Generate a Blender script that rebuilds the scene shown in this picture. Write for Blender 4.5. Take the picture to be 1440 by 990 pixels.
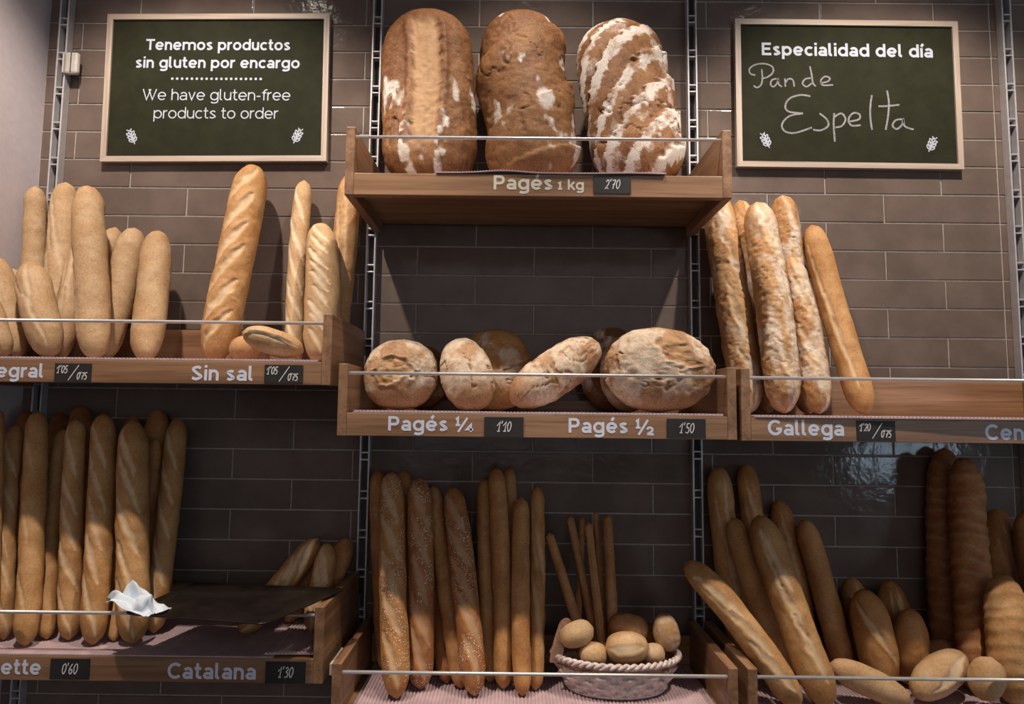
import bpy, bmesh, math, random
import numpy as np
from mathutils import Vector, Matrix

SC = bpy.context.scene
COL = SC.collection
for _o in list(bpy.data.objects):
    bpy.data.objects.remove(_o)

# ------------------------------------------------------------------ camera
cam = bpy.data.cameras.new('camera')
camo = bpy.data.objects.new('camera', cam)
COL.objects.link(camo)
cam.sensor_fit = 'HORIZONTAL'
cam.sensor_width = 36.0
cam.lens = 945.42 / 1440 * 36.0
cam.clip_start = 0.05
_r = Vector((0.99993953, 0.00245834, 0.01071853))
_u = Vector((-0.01046225, -0.08752898, 0.99610703))
_w = Vector((-0.00338695, 0.99615894, 0.08749797))
camo.matrix_world = Matrix(((_r.x, _u.x, -_w.x, 0.25113), (_r.y, _u.y, -_w.y, -1.6971), (_r.z, _u.z, -_w.z, 1.5), (0, 0, 0, 1)))
SC.camera = camo

# ------------------------------------------------------------------ world, lights, exposure
SC.view_settings.view_transform = 'Standard'
SC.view_settings.look = 'None'
SC.view_settings.exposure = -0.10
SC.view_settings.gamma = 1.0
SC.view_settings.use_curve_mapping = False
wd = bpy.data.worlds.new('world')
SC.world = wd
wd.use_nodes = True
wd.node_tree.nodes['Background'].inputs[0].default_value = (0.60, 0.62, 0.72, 1)
wd.node_tree.nodes['Background'].inputs[1].default_value = 0.10
SPOT_W = 136.0
SPOT_COL = (1.0, 0.87, 0.74)


def spot(name, loc, aim, power, size=72, blend=0.55, rad=0.03, col=SPOT_COL):
    l = bpy.data.lights.new(name, 'SPOT')
    l.energy = power
    l.color = col
    l.spot_size = math.radians(size)
    l.spot_blend = blend
    l.shadow_soft_size = rad
    o = bpy.data.objects.new(name, l)
    COL.objects.link(o)
    o.location = loc
    o.rotation_euler = (Vector(aim) - Vector(loc)).to_track_quat('-Z', 'Y').to_euler()
    return o


spot('ceiling_spot', (-0.55, -0.87, 3.14), (-0.56, -0.14, 1.50), SPOT_W)
spot('ceiling_spot', (0.30, -0.70, 3.14), (0.30, -0.18, 1.50), SPOT_W * 0.5)
spot('ceiling_spot', (1.17, -0.87, 3.14), (1.18, -0.14, 1.50), SPOT_W)
WINDOW_E = 24.0
SIDE_E = 0.7
FRONT_E = 0.95


# ------------------------------------------------------------------ helpers
def tag(o, label=None, cat=None, group=None, kind=None):
    if label: o['label'] = label
    if cat: o['category'] = cat
    if group: o['group'] = group
    if kind: o['kind'] = kind
    return o


def thing(name, loc, label, cat, group=None):
    o = bpy.data.objects.new(name, None)
    o.empty_display_size = 0.05
    COL.objects.link(o)
    o.location = loc
    return tag(o, label, cat, group)


def obj_np(name, V, F, mat, parent=None, smooth=True, mask=None, mats=None, fm=None):
    """V (n,3) world coordinates, F list of faces; origin goes to the lowest point (or stays in the parent's frame)."""
    V = np.asarray(V, dtype=np.float64)
    if parent is not None:
        org = np.array(parent.matrix_world.translation) if False else np.array(world_loc(parent))
    else:
        org = np.array([V[:, 0].mean(), V[:, 1].mean(), V[:, 2].min()])
    me = bpy.data.meshes.new(name)
    me.from_pydata((V - org).tolist(), [], F if isinstance(F, list) else F.tolist())
    if mats:
        for m in mats: me.materials.append(m)
        if fm is not None: me.polygons.foreach_set('material_index', np.asarray(fm, dtype=np.int32))
    else:
        me.materials.append(mat)
    if smooth:
        me.polygons.foreach_set('use_smooth', np.ones(len(me.polygons), dtype=bool))
    if mask is not None:
        at_ = me.color_attributes.new('mask', 'FLOAT_COLOR', 'POINT')
        at_.data.foreach_set('color', np.asarray(mask, dtype=np.float32).ravel())
    me.update()
    o = bpy.data.objects.new(name, me)
    COL.objects.link(o)
    if parent is not None:
        o.parent = parent
    else:
        o.location = org
    return o


def world_loc(o):
    l = Vector(o.location)
    while o.parent:
        o = o.parent
        l = l + Vector(o.location)
    return l


class MB:
    """collects shapes (world coordinates) that become ONE mesh"""
    def __init__(s): s.V, s.F, s.M = [], [], []

    def add(s, V, F, m=0):
        k = len(s.V)
        s.V += [tuple(v) for v in V]
        s.F += [tuple(i + k for i in f) for f in F]
        s.M += [m] * len(F)
        return s

    def box(s, x0, x1, y0, y1, z0, z1, bev=0.0015, m=0):
        bm = bmesh.new()
        bmesh.ops.create_cube(bm, size=1)
        for v in bm.verts:
            v.co = Vector(((x0 + x1) / 2 + v.co.x * (x1 - x0), (y0 + y1) / 2 + v.co.y * (y1 - y0), (z0 + z1) / 2 + v.co.z * (z1 - z0)))
        if bev: bmesh.ops.bevel(bm, geom=bm.edges[:], offset=bev, segments=2, affect='EDGES', profile=0.5)
        bm.verts.index_update()
        s.add([v.co[:] for v in bm.verts], [[v.index for v in f.verts] for f in bm.faces], m)
        bm.free()
        return s

    def tube(s, pts, r, n=12, m=0, cap=True):
        P = [Vector(p) for p in pts]
        V, F = [], []
        up = Vector((0, 0, 1))
        for i, p in enumerate(P):
            t = (P[min(i + 1, len(P) - 1)] - P[max(i - 1, 0)]).normalized()
            a = t.cross(up)
            if a.length < 1e-3: a = t.cross(Vector((1, 0, 0)))
            a.normalize()
            b = t.cross(a)
            rr = r[i] if isinstance(r, (list, tuple)) else r
            for j in range(n):
                q = 2 * math.pi * j / n
                V.append(p + a * (rr * math.cos(q)) + b * (rr * math.sin(q)))
        for i in range(len(P) - 1):
            for j in range(n):
                F.append((i * n + j, i * n + (j + 1) % n, (i + 1) * n + (j + 1) % n, (i + 1) * n + j))
        if cap:
            F.append(tuple(range(n)))
            F.append(tuple((len(P) - 1) * n + j for j in reversed(range(n))))
        return s.add(V, F, m)

    def build(s, name, mat, parent=None, smooth=False, mats=None):
        return obj_np(name, np.array(s.V), list(s.F), mat, parent, smooth, mats=mats, fm=s.M if mats else None)


# value / gradient noise in numpy
def _hash(ix, iy, iz, seed):
    h = (ix.astype(np.int64) * 374761393 + iy.astype(np.int64) * 668265263 + iz.astype(np.int64) * 2147483647 + seed * 974634541) & 0xffffffff
    h = ((h ^ (h >> 13)) * 1274126177) & 0xffffffff
    h = ((h ^ (h >> 16)) * 2246822519) & 0xffffffff
    return ((h ^ (h >> 15)) & 0xffffff) / float(0xffffff) * 2 - 1


def noise(P, k, seed=0):
    q = P * k + 137.31
    i = np.floor(q)
    f = q - i
    f = f * f * f * (f * (f * 6 - 15) + 10)
    i = i.astype(np.int64)
    out = 0
    for dx in (0, 1):
        for dy in (0, 1):
            for dz in (0, 1):
                wgt = (f[..., 0] if dx else 1 - f[..., 0]) * (f[..., 1] if dy else 1 - f[..., 1]) * (f[..., 2] if dz else 1 - f[..., 2])
                out = out + wgt * _hash(i[..., 0] + dx, i[..., 1] + dy, i[..., 2] + dz, seed)
    return out


def fbm(P, k, seed=0, oct=3):
    return sum(noise(P, k * 2 ** o, seed + o * 7) * 0.5 ** o for o in range(oct))


def sstep(a, b, x):
    t = np.clip((x - a) / (b - a), 0, 1)
    return t * t * (3 - 2 * t)


# ------------------------------------------------------------------ materials
def new_mat(name):
    m = bpy.data.materials.new(name)
    m.use_nodes = True
    nt = m.node_tree
    b = nt.nodes['Principled BSDF']
    return m, nt, b


def N(nt, typ, **kw):
    n = nt.nodes.new(typ)
    for k, v in kw.items():
        if k in ('op',): n.operation = v
        elif hasattr(n, k): setattr(n, k, v)
    return n


def mixc(nt, fac, a, b, typ='MIX'):
    n = nt.nodes.new('ShaderNodeMix')
    n.data_type = 'RGBA'
    n.blend_type = typ
    for i, v in ((0, fac), (6, a), (7, b)):
        if hasattr(v, 'is_output'): nt.links.new(v, n.inputs[i])
        elif i == 0: n.inputs[0].default_value = v
        else: n.inputs[i].default_value = (*v, 1) if len(v) == 3 else v
    return n.outputs[2]


def mth(nt, op, a, b=0.0, c=0.0, clamp=False):
    n = nt.nodes.new('ShaderNodeMath')
    n.operation = op
    n.use_clamp = clamp
    for i, v in enumerate((a, b, c)):
        if hasattr(v, 'is_output'): nt.links.new(v, n.inputs[i])
        else: n.inputs[i].default_value = v
    return n.outputs[0]


def rng(nt, v, a, b, c=0.0, d=1.0):
    n = nt.nodes.new('ShaderNodeMapRange')
    n.interpolation_type = 'SMOOTHSTEP'
    nt.links.new(v, n.inputs[0])
    for i, x in enumerate((a, b, c, d)): n.inputs[i + 1].default_value = x
    return n.outputs[0]


def noisen(nt, vec, scale, detail=3.0, rough=0.55):
    n = nt.nodes.new('ShaderNodeTexNoise')
    n.inputs['Scale'].default_value = scale
    n.inputs['Detail'].default_value = detail
    n.inputs['Roughness'].default_value = rough
    nt.links.new(vec, n.inputs['Vector'])
    return n.outputs['Fac']


def objvec(nt, scale=(1, 1, 1)):
    t = nt.nodes.new('ShaderNodeTexCoord')
    mp = nt.nodes.new('ShaderNodeMapping')
    mp.inputs['Scale'].default_value = scale
    inf = nt.nodes.new('ShaderNodeObjectInfo')
    va = nt.nodes.new('ShaderNodeVectorMath')
    va.operation = 'MULTIPLY_ADD'
    nt.links.new(inf.outputs['Random'], va.inputs[0])
    va.inputs[1].default_value = (7.3, 11.7, 5.1)
    nt.links.new(t.outputs['Object'], va.inputs[2])
    nt.links.new(va.outputs[0], mp.inputs[0])
    return mp.outputs[0]


def bump(nt, b, h, strength=0.3, dist=0.002):
    n = nt.nodes.new('ShaderNodeBump')
    n.inputs['Strength'].default_value = strength
    n.inputs['Distance'].default_value = dist
    nt.links.new(h, n.inputs['Height'])
    nt.links.new(n.outputs[0], b.inputs['Normal'])


def plain(name, col, rough=0.5, metal=0.0, nz=0.0, nscale=40.0, bmp=0.0):
    m, nt, b = new_mat(name)
    b.inputs['Roughness'].default_value = rough
    b.inputs['Metallic'].default_value = metal
    v = objvec(nt)
    n = noisen(nt, v, nscale)
    f = rng(nt, n, 0.25, 0.75)
    lo = tuple(c * (1 - nz) for c in col)
    hi = tuple(min(1, c * (1 + nz)) for c in col)
    nt.links.new(mixc(nt, f, lo, hi), b.inputs['Base Color'])
    if bmp: bump(nt, b, n, bmp, 0.001)
    return m


def wood(name, axis, dark=(0.200, 0.098, 0.047), light=(0.37, 0.205, 0.110), rough=0.42):
    m, nt, b = new_mat(name)
    sc = [34.0, 34.0, 34.0]
    sc[axis] = 1.6
    v = objvec(nt, tuple(sc))
    n1 = noisen(nt, v, 1.0, 5.0, 0.6)
    sc2 = [160.0, 160.0, 160.0]
    sc2[axis] = 5.0
    v2 = objvec(nt, tuple(sc2))
    n2 = noisen(nt, v2, 1.0, 2.0)
    f = rng(nt, n1, 0.3, 0.7)
    c = mixc(nt, f, dark, light)
    g = rng(nt, n2, 0.52, 0.66, 0.0, 0.45)
    c = mixc(nt, g, c, tuple(x * 0.6 for x in dark))
    nt.links.new(c, b.inputs['Base Color'])
    b.inputs['Roughness'].default_value = rough
    bump(nt, b, n2, 0.12, 0.0006)
    return m


def bread_mat(name, light, dark, score, rough=0.62, speck=0.35, flour=(0.66, 0.60, 0.53)):
    m, nt, b = new_mat(name)
    v = objvec(nt)
    a = nt.nodes.new('ShaderNodeAttribute')
    a.attribute_name = 'mask'
    sep = nt.nodes.new('ShaderNodeSeparateColor')
    nt.links.new(a.outputs['Color'], sep.inputs[0])
    R_, G_, B_ = sep.outputs[0], sep.outputs[1], sep.outputs[2]
    n1 = noisen(nt, v, 22.0, 4.0)
    n2 = noisen(nt, v, 260.0, 4.0, 0.75)
    n3 = noisen(nt, v, 520.0, 2.0)
    inf = nt.nodes.new('ShaderNodeObjectInfo')
    rnd = mth(nt, 'MULTIPLY_ADD', inf.outputs['Random'], 0.36, -0.18)
    f = mth(nt, 'ADD', rng(nt, n1, 0.28, 0.72), rnd, clamp=True)
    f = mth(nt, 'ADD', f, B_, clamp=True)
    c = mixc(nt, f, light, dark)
    c = mixc(nt, rng(nt, n2, 0.51, 0.64, 0.0, speck), c, tuple(x * 0.42 for x in dark))
    c = mixc(nt, rng(nt, n2, 0.48, 0.34, 0.0, speck * 0.8), c, tuple(min(1, x * 1.4) for x in light))
    # scored crumb: uneven pale
    sf = mth(nt, 'MULTIPLY', R_, rng(nt, n2, 0.35, 0.6, 0.6, 1.0))
    c = mixc(nt, sf, c, score)
    # flour dusting
    n4 = noisen(nt, v, 75.0, 4.0, 0.7)
    fl = rng(nt, mth(nt, 'ADD', G_, mth(nt, 'ADD', mth(nt, 'MULTIPLY_ADD', n2, 0.9, -0.45), mth(nt, 'MULTIPLY_ADD', n4, 1.1, -0.55))), 0.12, 0.98)
    fl = mth(nt, 'MULTIPLY', fl, rng(nt, n3, 0.3, 0.6, 0.55, 0.95))
    c = mixc(nt, fl, c, flour)
    # seeds / salt grains
    vo = nt.nodes.new('ShaderNodeTexVoronoi')
    vo.inputs['Scale'].default_value = 260.0
    nt.links.new(v, vo.inputs['Vector'])
    sd = mth(nt, 'MULTIPLY', rng(nt, vo.outputs['Distance'], 0.34, 0.22), mth(nt, 'GREATER_THAN', mth(nt, 'MULTIPLY', a.outputs['Alpha'], noisen(nt, v, 42.0, 2.0)), 0.42))
    c = mixc(nt, sd, c, (0.80, 0.72, 0.60))
    nt.links.new(c, b.inputs['Base Color'])
    b.inputs['Roughness'].default_value = rough
    b.inputs['Specular IOR Level'].default_value = 0.35
    h = mth(nt, 'ADD', mth(nt, 'MULTIPLY', n2, 1.0), mth(nt, 'MULTIPLY', sd, 1.2))
    bump(nt, b, h, 0.5, 0.0018)
    return m


M = {}
M['wood_x'] = wood('oak_grain_along', 0)
M['wood_y'] = wood('oak_grain_deep', 1)
M['wood_z'] = wood('oak_grain_up', 2)
M['frame_x'] = wood('pale_frame_along', 0, (0.40, 0.31, 0.25), (0.54, 0.44, 0.36), 0.5)
M['frame_z'] = wood('pale_frame_up', 2, (0.40, 0.31, 0.25), (0.54, 0.44, 0.36), 0.5)
M['board'] = plain('green_board', (0.021, 0.022, 0.011), 0.75, 0, 0.15, 30)
M['tile'] = None
M['board'].node_tree.nodes['Principled BSDF'].inputs['Specular IOR Level'].default_value = 0.12
M['board_print'] = plain('white_board_print', (0.46, 0.49, 0.58), 0.6, 0, 0.02, 30)
M['plaster'] = plain('white_plaster', (0.60, 0.53, 0.56), 0.8, 0, 0.04, 60, 0.1)
M['grout'] = plain('pale_grout', (0.34, 0.30, 0.27), 0.85, 0, 0.15, 80)
M['steel'] = plain('brushed_steel', (0.66, 0.64, 0.62), 0.38, 0.55, 0.06, 50)
M['upright'] = plain('grey_metal', (0.56, 0.54, 0.56), 0.4, 0.4, 0.08, 50)
M['dark_metal'] = plain('dark_channel', (0.03, 0.027, 0.026), 0.5, 0.3, 0.1, 50)
M['vinyl'] = plain('white_vinyl', (0.70, 0.73, 0.86), 0.5, 0, 0.02, 30)
M['cream_vinyl'] = plain('cream_vinyl', (0.74, 0.69, 0.58), 0.5, 0, 0.02, 30)
M['chalk'] = plain('chalk', (0.25, 0.25, 0.26), 0.9, 0, 0.35, 300)
M['chalk_white'] = plain('white_chalk_pen', (0.72, 0.70, 0.70), 0.8, 0, 0.1, 200)
M['slate'] = plain('black_slate_card', (0.018, 0.016, 0.016), 0.6, 0, 0.2, 60)
M['mat'] = plain('pink_ribbed_mat', (0.48, 0.35, 0.37), 0.55, 0, 0.12, 30)
M['tray'] = plain('dark_baking_tray', (0.020, 0.014, 0.011), 0.30, 0.35, 0.45, 18)
M['paper'] = plain('white_paper', (0.70, 0.77, 0.85), 0.75, 0, 0.04, 40)
M['plastic'] = plain('milky_plastic', (0.50, 0.46, 0.42), 0.35, 0, 0.08, 30)
M['wicker'] = plain('pale_wicker', (0.56, 0.46, 0.43), 0.6, 0, 0.3, 120, 0.3)
M['wicker_dark'] = plain('brown_wicker', (0.30, 0.16, 0.10), 0.6, 0, 0.35, 120, 0.3)
M['floor'] = plain('grey_floor', (0.07, 0.06, 0.055), 0.6, 0, 0.15, 10)
M['room'] = plain('shop_wall', (0.34, 0.30, 0.27), 0.85, 0, 0.05, 10)
M['ceil'] = plain('shop_ceiling', (0.30, 0.28, 0.26), 0.85, 0, 0.05, 10)

m, nt, b = new_mat('glazed_tile')
v = objvec(nt)
n = noisen(nt, v, 9.0, 3.0)
n2 = noisen(nt, v, 38.0, 2.0)
n3 = noisen(nt, v, 260.0, 2.0)
c = mixc(nt, rng(nt, n, 0.3, 0.7), (0.128, 0.095, 0.080), (0.166, 0.125, 0.106))
nt.links.new(c, b.inputs['Base Color'])
b.inputs['Roughness'].default_value = 0.12
b.inputs['Specular IOR Level'].default_value = 0.14
bump(nt, b, mth(nt, 'ADD', mth(nt, 'MULTIPLY', n2, 1.0), mth(nt, 'MULTIPLY', n3, 0.05)), 0.30, 0.0024)
M['tile'] = m

m, nt, b = new_mat('window_daylight')
b.inputs['Base Color'].default_value = (0.5, 0.6, 0.7, 1)
b.inputs['Emission Color'].default_value = (0.62, 0.82, 1.0, 1)
b.inputs['Emission Strength'].default_value = WINDOW_E
M['daylight'] = m

m, nt, b = new_mat('side_fill_glow')  # glow of the added side window, soft fill from the right
b.inputs['Base Color'].default_value = (0.5, 0.55, 0.6, 1)
b.inputs['Emission Color'].default_value = (0.84, 0.90, 1.0, 1)
b.inputs['Emission Strength'].default_value = SIDE_E
M['side_fill'] = m

m, nt, b = new_mat('front_fill_glow')  # glow of the added front glazing, lifts the shaded bread
b.inputs['Base Color'].default_value = (0.3, 0.3, 0.3, 1)
b.inputs['Emission Color'].default_value = (1.0, 0.94, 0.96, 1)
b.inputs['Emission Strength'].default_value = FRONT_E
M['front_fill'] = m

# crusts: light, dark, score
M['wholemeal'] = bread_mat('wholemeal_crust', (0.52, 0.350, 0.200), (0.42, 0.250, 0.122), (0.62, 0.49, 0.35), speck=0.38)
M['white'] = bread_mat('pale_crust', (0.56, 0.370, 0.203), (0.45, 0.255, 0.112), (0.72, 0.60, 0.45))
M['golden'] = bread_mat('golden_crust', (0.53, 0.300, 0.128), (0.40, 0.190, 0.062), (0.68, 0.51, 0.33))
M['amber'] = bread_mat('amber_crust', (0.51, 0.255, 0.092), (0.36, 0.150, 0.043), (0.60, 0.43, 0.26))
M['toasted'] = bread_mat('toasted_crust', (0.42, 0.185, 0.066), (0.28, 0.100, 0.030), (0.52, 0.34, 0.20))
M['gallega'] = bread_mat('rustic_crust', (0.53, 0.310, 0.145), (0.38, 0.180, 0.066), (0.62, 0.48, 0.30), speck=0.5)
M['pages'] = bread_mat('farmhouse_crust', (0.33, 0.158, 0.062), (0.165, 0.065, 0.022), (0.47, 0.29, 0.15), speck=0.55, flour=(0.78, 0.72, 0.66))
M['round'] = bread_mat('country_crust', (0.46, 0.270, 0.145), (0.31, 0.158, 0.073), (0.42, 0.235, 0.105), speck=0.6, flour=(0.72, 0.63, 0.51))
M['stick'] = bread_mat('breadstick_crust', (0.45, 0.230, 0.090), (0.32, 0.135, 0.045), (0.50, 0.33, 0.18))
# ------------------------------------------------------------------ the setting
random.seed(5)
XL, XR, YF, ZT = -0.989, 4.7, -4.6, 3.75


def slab(name, x0, x1, y0, y1, z0, z1, mat):
    o = MB().box(x0, x1, y0, y1, z0, z1, 0).build(name, mat)
    return tag(o, kind='structure')


slab('floor', XL - 0.1, XR + 0.1, YF - 0.1, 0.1, -0.1, 0.0, M['floor'])
slab('ceiling', XL - 0.1, XR + 0.1, YF - 0.1, 0.1, ZT, ZT + 0.1, M['ceil'])
slab('wall_left', XL - 0.1, XL, YF - 0.1, 0.1, 0.0, ZT, M['plaster'])
# right wall with a wide frosted window, added as soft bluish fill
RW = (-2.9, -0.7, 0.9, 2.7)
mb = MB()
mb.box(XR, XR + 0.1, YF - 0.1, RW[0], 0, ZT, 0).box(XR, XR + 0.1, RW[1], 0.1, 0, ZT, 0)
mb.box(XR, XR + 0.1, RW[0], RW[1], 0, RW[2], 0).box(XR, XR + 0.1, RW[0], RW[1], RW[3], ZT, 0)
tag(mb.build('wall_right', M['room']), kind='structure')

# tiled back wall: grout bed plus one cushion-edged glazed tile per brick, each laid a little out of true
TH, TW_, GAP = 0.07429, 0.300, 0.0030
Z0 = 2.0669
mb = MB()
mb.add([(XL, 0.0, 0), (XR, 0.0, 0), (XR, 0.0, ZT), (XL, 0.0, ZT)], [(0, 1, 2, 3)], 1)
mb.add([(XL, 0.1, 0), (XR, 0.1, 0), (XR, 0.1, ZT), (XL, 0.1, ZT)], [(3, 2, 1, 0)], 1)


def tile(x0, x1, z0, z1):
    g, d, e = GAP / 2, 0.0020, 0.0020
    cx, cz = (x0 + x1) / 2, (z0 + z1) / 2
    tx, tz = random.gauss(0, 0.0025), random.gauss(0, 0.005)
    V = []
    for (s, y) in ((0, 0.0010), (0.0003, -d + 0.0009), (e * 0.45, -d + 0.0002), (e, -d)):
        for X, Z in ((x0 + g + s, z0 + g + s), (x1 - g - s, z0 + g + s), (x1 - g - s, z1 - g - s), (x0 + g + s, z1 - g - s)):
            V.append((X, y + (X - cx) * tx + (Z - cz) * tz if y < 0 else y, Z))
    F = [(12, 13, 14, 15)]
    for r_ in range(3):
        for j in range(4):
            F.append((r_ * 4 + j, r_ * 4 + (j + 1) % 4, r_ * 4 + 4 + (j + 1) % 4, r_ * 4 + 4 + j))
    mb.add(V, F, 0)


k = -15
while True:
    zt, zb = Z0 - TH * k, Z0 - TH * (k + 1)
    if zb < 0.3: break
    off = 0.0 if k % 2 == 0 else 0.15
    cuts = sorted([XL, 1.497, XR] + [j * TW_ + off for j in range(-5, 20) if XL + 0.012 < j * TW_ + off < XR and abs(j * TW_ + off - 1.497) > 0.012])
    for a_, b_ in zip(cuts[:-1], cuts[1:]):
        tile(a_, b_, zb, zt)
    k += 1
o = mb.build('wall_back', None, mats=[M['tile'], M['grout']])
tag(o, kind='structure')

# street side of the shop, behind the camera: a wall with two daylit windows and added glowing fill glazing
WIN = [(2.2, 2.75, 3.05, 3.50), (3.45, 4.25, 0.85, 1.45)]
mb = MB()
xs = [XL, WIN[0][0], WIN[0][1], WIN[1][0], WIN[1][1], XR]
SFR = (-0.85, 2.05, 1.0, 3.35)
mb = MB()
mb.box(xs[0], SFR[0], YF - 0.1, YF, 0, ZT, 0).box(SFR[1], xs[1], YF - 0.1, YF, 0, ZT, 0)
mb.box(SFR[0], SFR[1], YF - 0.1, YF, 0, SFR[2], 0).box(SFR[0], SFR[1], YF - 0.1, YF, SFR[3], ZT, 0)
for i in (1, 2, 3, 4):
    if i % 2 == 0:
        mb.box(xs[i], xs[i + 1], YF - 0.1, YF, 0, ZT, 0)
    else:
        w_ = WIN[i // 2]
        mb.box(xs[i], xs[i + 1], YF - 0.1, YF, 0, w_[2], 0)
        mb.box(xs[i], xs[i + 1], YF - 0.1, YF, w_[3], ZT, 0)
tag(mb.build('wall_front', M['room']), kind='structure')
t = thing('window_4', (SFR[0], YF, SFR[2]), None, None)  # unseen glazing, added as broad soft fill from the front
tag(t, kind='structure')
f = MB()
for k in range(5):
    x = SFR[0] + (SFR[1] - SFR[0] - 0.06) * k / 4
    f.box(x, x + 0.06, YF - 0.07, YF + 0.01, SFR[2], SFR[3])
for z in (SFR[2], 2.4, SFR[3] - 0.06):
    f.box(SFR[0], SFR[1], YF - 0.065, YF + 0.005, z, z + 0.06)
tag(f.build('window_frame', M['dark_metal'], t), kind='structure')
tag(MB().box(SFR[0] + 0.02, SFR[1] - 0.02, YF - 0.05, YF - 0.03, SFR[2] + 0.02, SFR[3] - 0.02, 0).build('window_pane', M['front_fill'], t), kind='structure')
for i, (x0, x1, z0, z1) in enumerate(WIN):
    t = thing('window_%d' % (i + 1), (x0, YF, z0), None, None)
    tag(t, kind='structure')
    f = MB()
    f.box(x0, x0 + 0.05, YF - 0.07, YF + 0.01, z0, z1)
    f.box(x1 - 0.05, x1, YF - 0.07, YF + 0.01, z0, z1)
    f.box(x0, x1, YF - 0.07, YF + 0.01, z0, z0 + 0.05)
    f.box(x0, x1, YF - 0.07, YF + 0.01, z1 - 0.05, z1)
    f.box((x0 + x1) / 2 - 0.03, (x0 + x1) / 2 + 0.03, YF - 0.07, YF + 0.01, z0, z1)
    f.box(x0, x1, YF - 0.065, YF + 0.005, z0 + (z1 - z0) * 0.62, z0 + (z1 - z0) * 0.62 + 0.05)
    tag(f.build('window_frame', M['dark_metal'], t), kind='structure')
    p = MB().box(x0 + 0.03, x1 - 0.03, YF - 0.05, YF - 0.03, z0 + 0.03, z1 - 0.03, 0)
    tag(p.build('window_pane', M['daylight'], t), kind='structure')
t = thing('window_3', (XR, RW[0], RW[2]), None, None)  # unseen side window, added for fill outside the tile reflections
tag(t, kind='structure')
f = MB()
for y in (RW[0], (RW[0] + RW[1]) / 2 - 0.025, RW[1] - 0.05):
    f.box(XR - 0.01, XR + 0.07, y, y + 0.05, RW[2], RW[3])
for z in (RW[2], RW[3] - 0.05):
    f.box(XR - 0.005, XR + 0.065, RW[0], RW[1], z, z + 0.05)
tag(f.build('window_frame', M['dark_metal'], t), kind='structure')
tag(MB().box(XR + 0.03, XR + 0.05, RW[0] + 0.03, RW[1] - 0.03, RW[2] + 0.03, RW[3] - 0.03, 0).build('window_pane', M['side_fill'], t), kind='structure')

# ------------------------------------------------------------------ slotted uprights on the wall
UPL = ['grey slotted metal upright beside the white side wall, behind the tall wholemeal baguettes',
       'grey slotted metal upright running down left of the three big loaves and the middle shelf',
       'grey slotted metal upright right of the three big loaves, beside the handwritten green board',
       'grey slotted metal upright at the right edge, past the handwritten green board']
for i, x in enumerate((-0.935, -0.115, 0.705, 1.525)):
    mb = MB()
    for s in (-1, 1):
        mb.box(x + s * 0.0105 - 0.0021, x + s * 0.0105 + 0.0021, -0.026, -0.0025, 0.3, 3.0, 0.0006)
    mb.box(x - 0.0088, x + 0.0088, -0.006, -0.0028, 0.3, 3.0, 0, 1)
    z = 0.33 + 0.011 * i
    while z < 2.98:
        for dz in (0, 0.0176):
            mb.box(x - 0.0095, x + 0.0095, -0.0245, -0.006, z + dz, z + dz + 0.0034, 0.0005)
        z += 0.094
    o = mb.build('shelf_upright', None, mats=[M['upright'], M['dark_metal']])
    tag(o, UPL[i], 'shelf upright', 'slotted wall uprights')
# milky price clip hooked on the left upright
t = thing('plastic_clip', (-0.91, -0.03, 2.355), 'small milky plastic clip hooked on the upright by the white side wall', 'clip')
MB().box(-0.9245, -0.9205, -0.036, -0.020, 2.358, 2.411, 0.001).box(-0.9205, -0.886, -0.034, -0.018, 2.357, 2.415, 0.006).build('clip_body', M['plastic'], t)
MB().box(-0.9040, -0.9022, -0.0352, -0.034, 2.360, 2.412, 0).build('clip_seam', M['dark_metal'], t)


# ------------------------------------------------------------------ lettering drawn as strokes
def el(cx, cy, rx, ry, a0, a1, n=22):
    return [(cx + rx * math.cos(math.radians(a0 + (a1 - a0) * i / n)), cy + ry * math.sin(math.radians(a0 + (a1 - a0) * i / n))) for i in range(n + 1)]


def cat(P, n=7):
    Q = [P[0]] + list(P) + [P[-1]]
    out = []
    for i in range(1, len(Q) - 2):
        a, b, c, d = Q[i - 1:i + 3]
        for j in range(n):
            t = j / n
            out.append(tuple(0.5 * (2 * b[k] + (c[k] - a[k]) * t + (2 * a[k] - 5 * b[k] + 4 * c[k] - d[k]) * t * t + (3 * b[k] - a[k] - 3 * c[k] + d[k]) * t ** 3) for k in (0, 1)))
    return out + [tuple(P[-1])]


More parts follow.
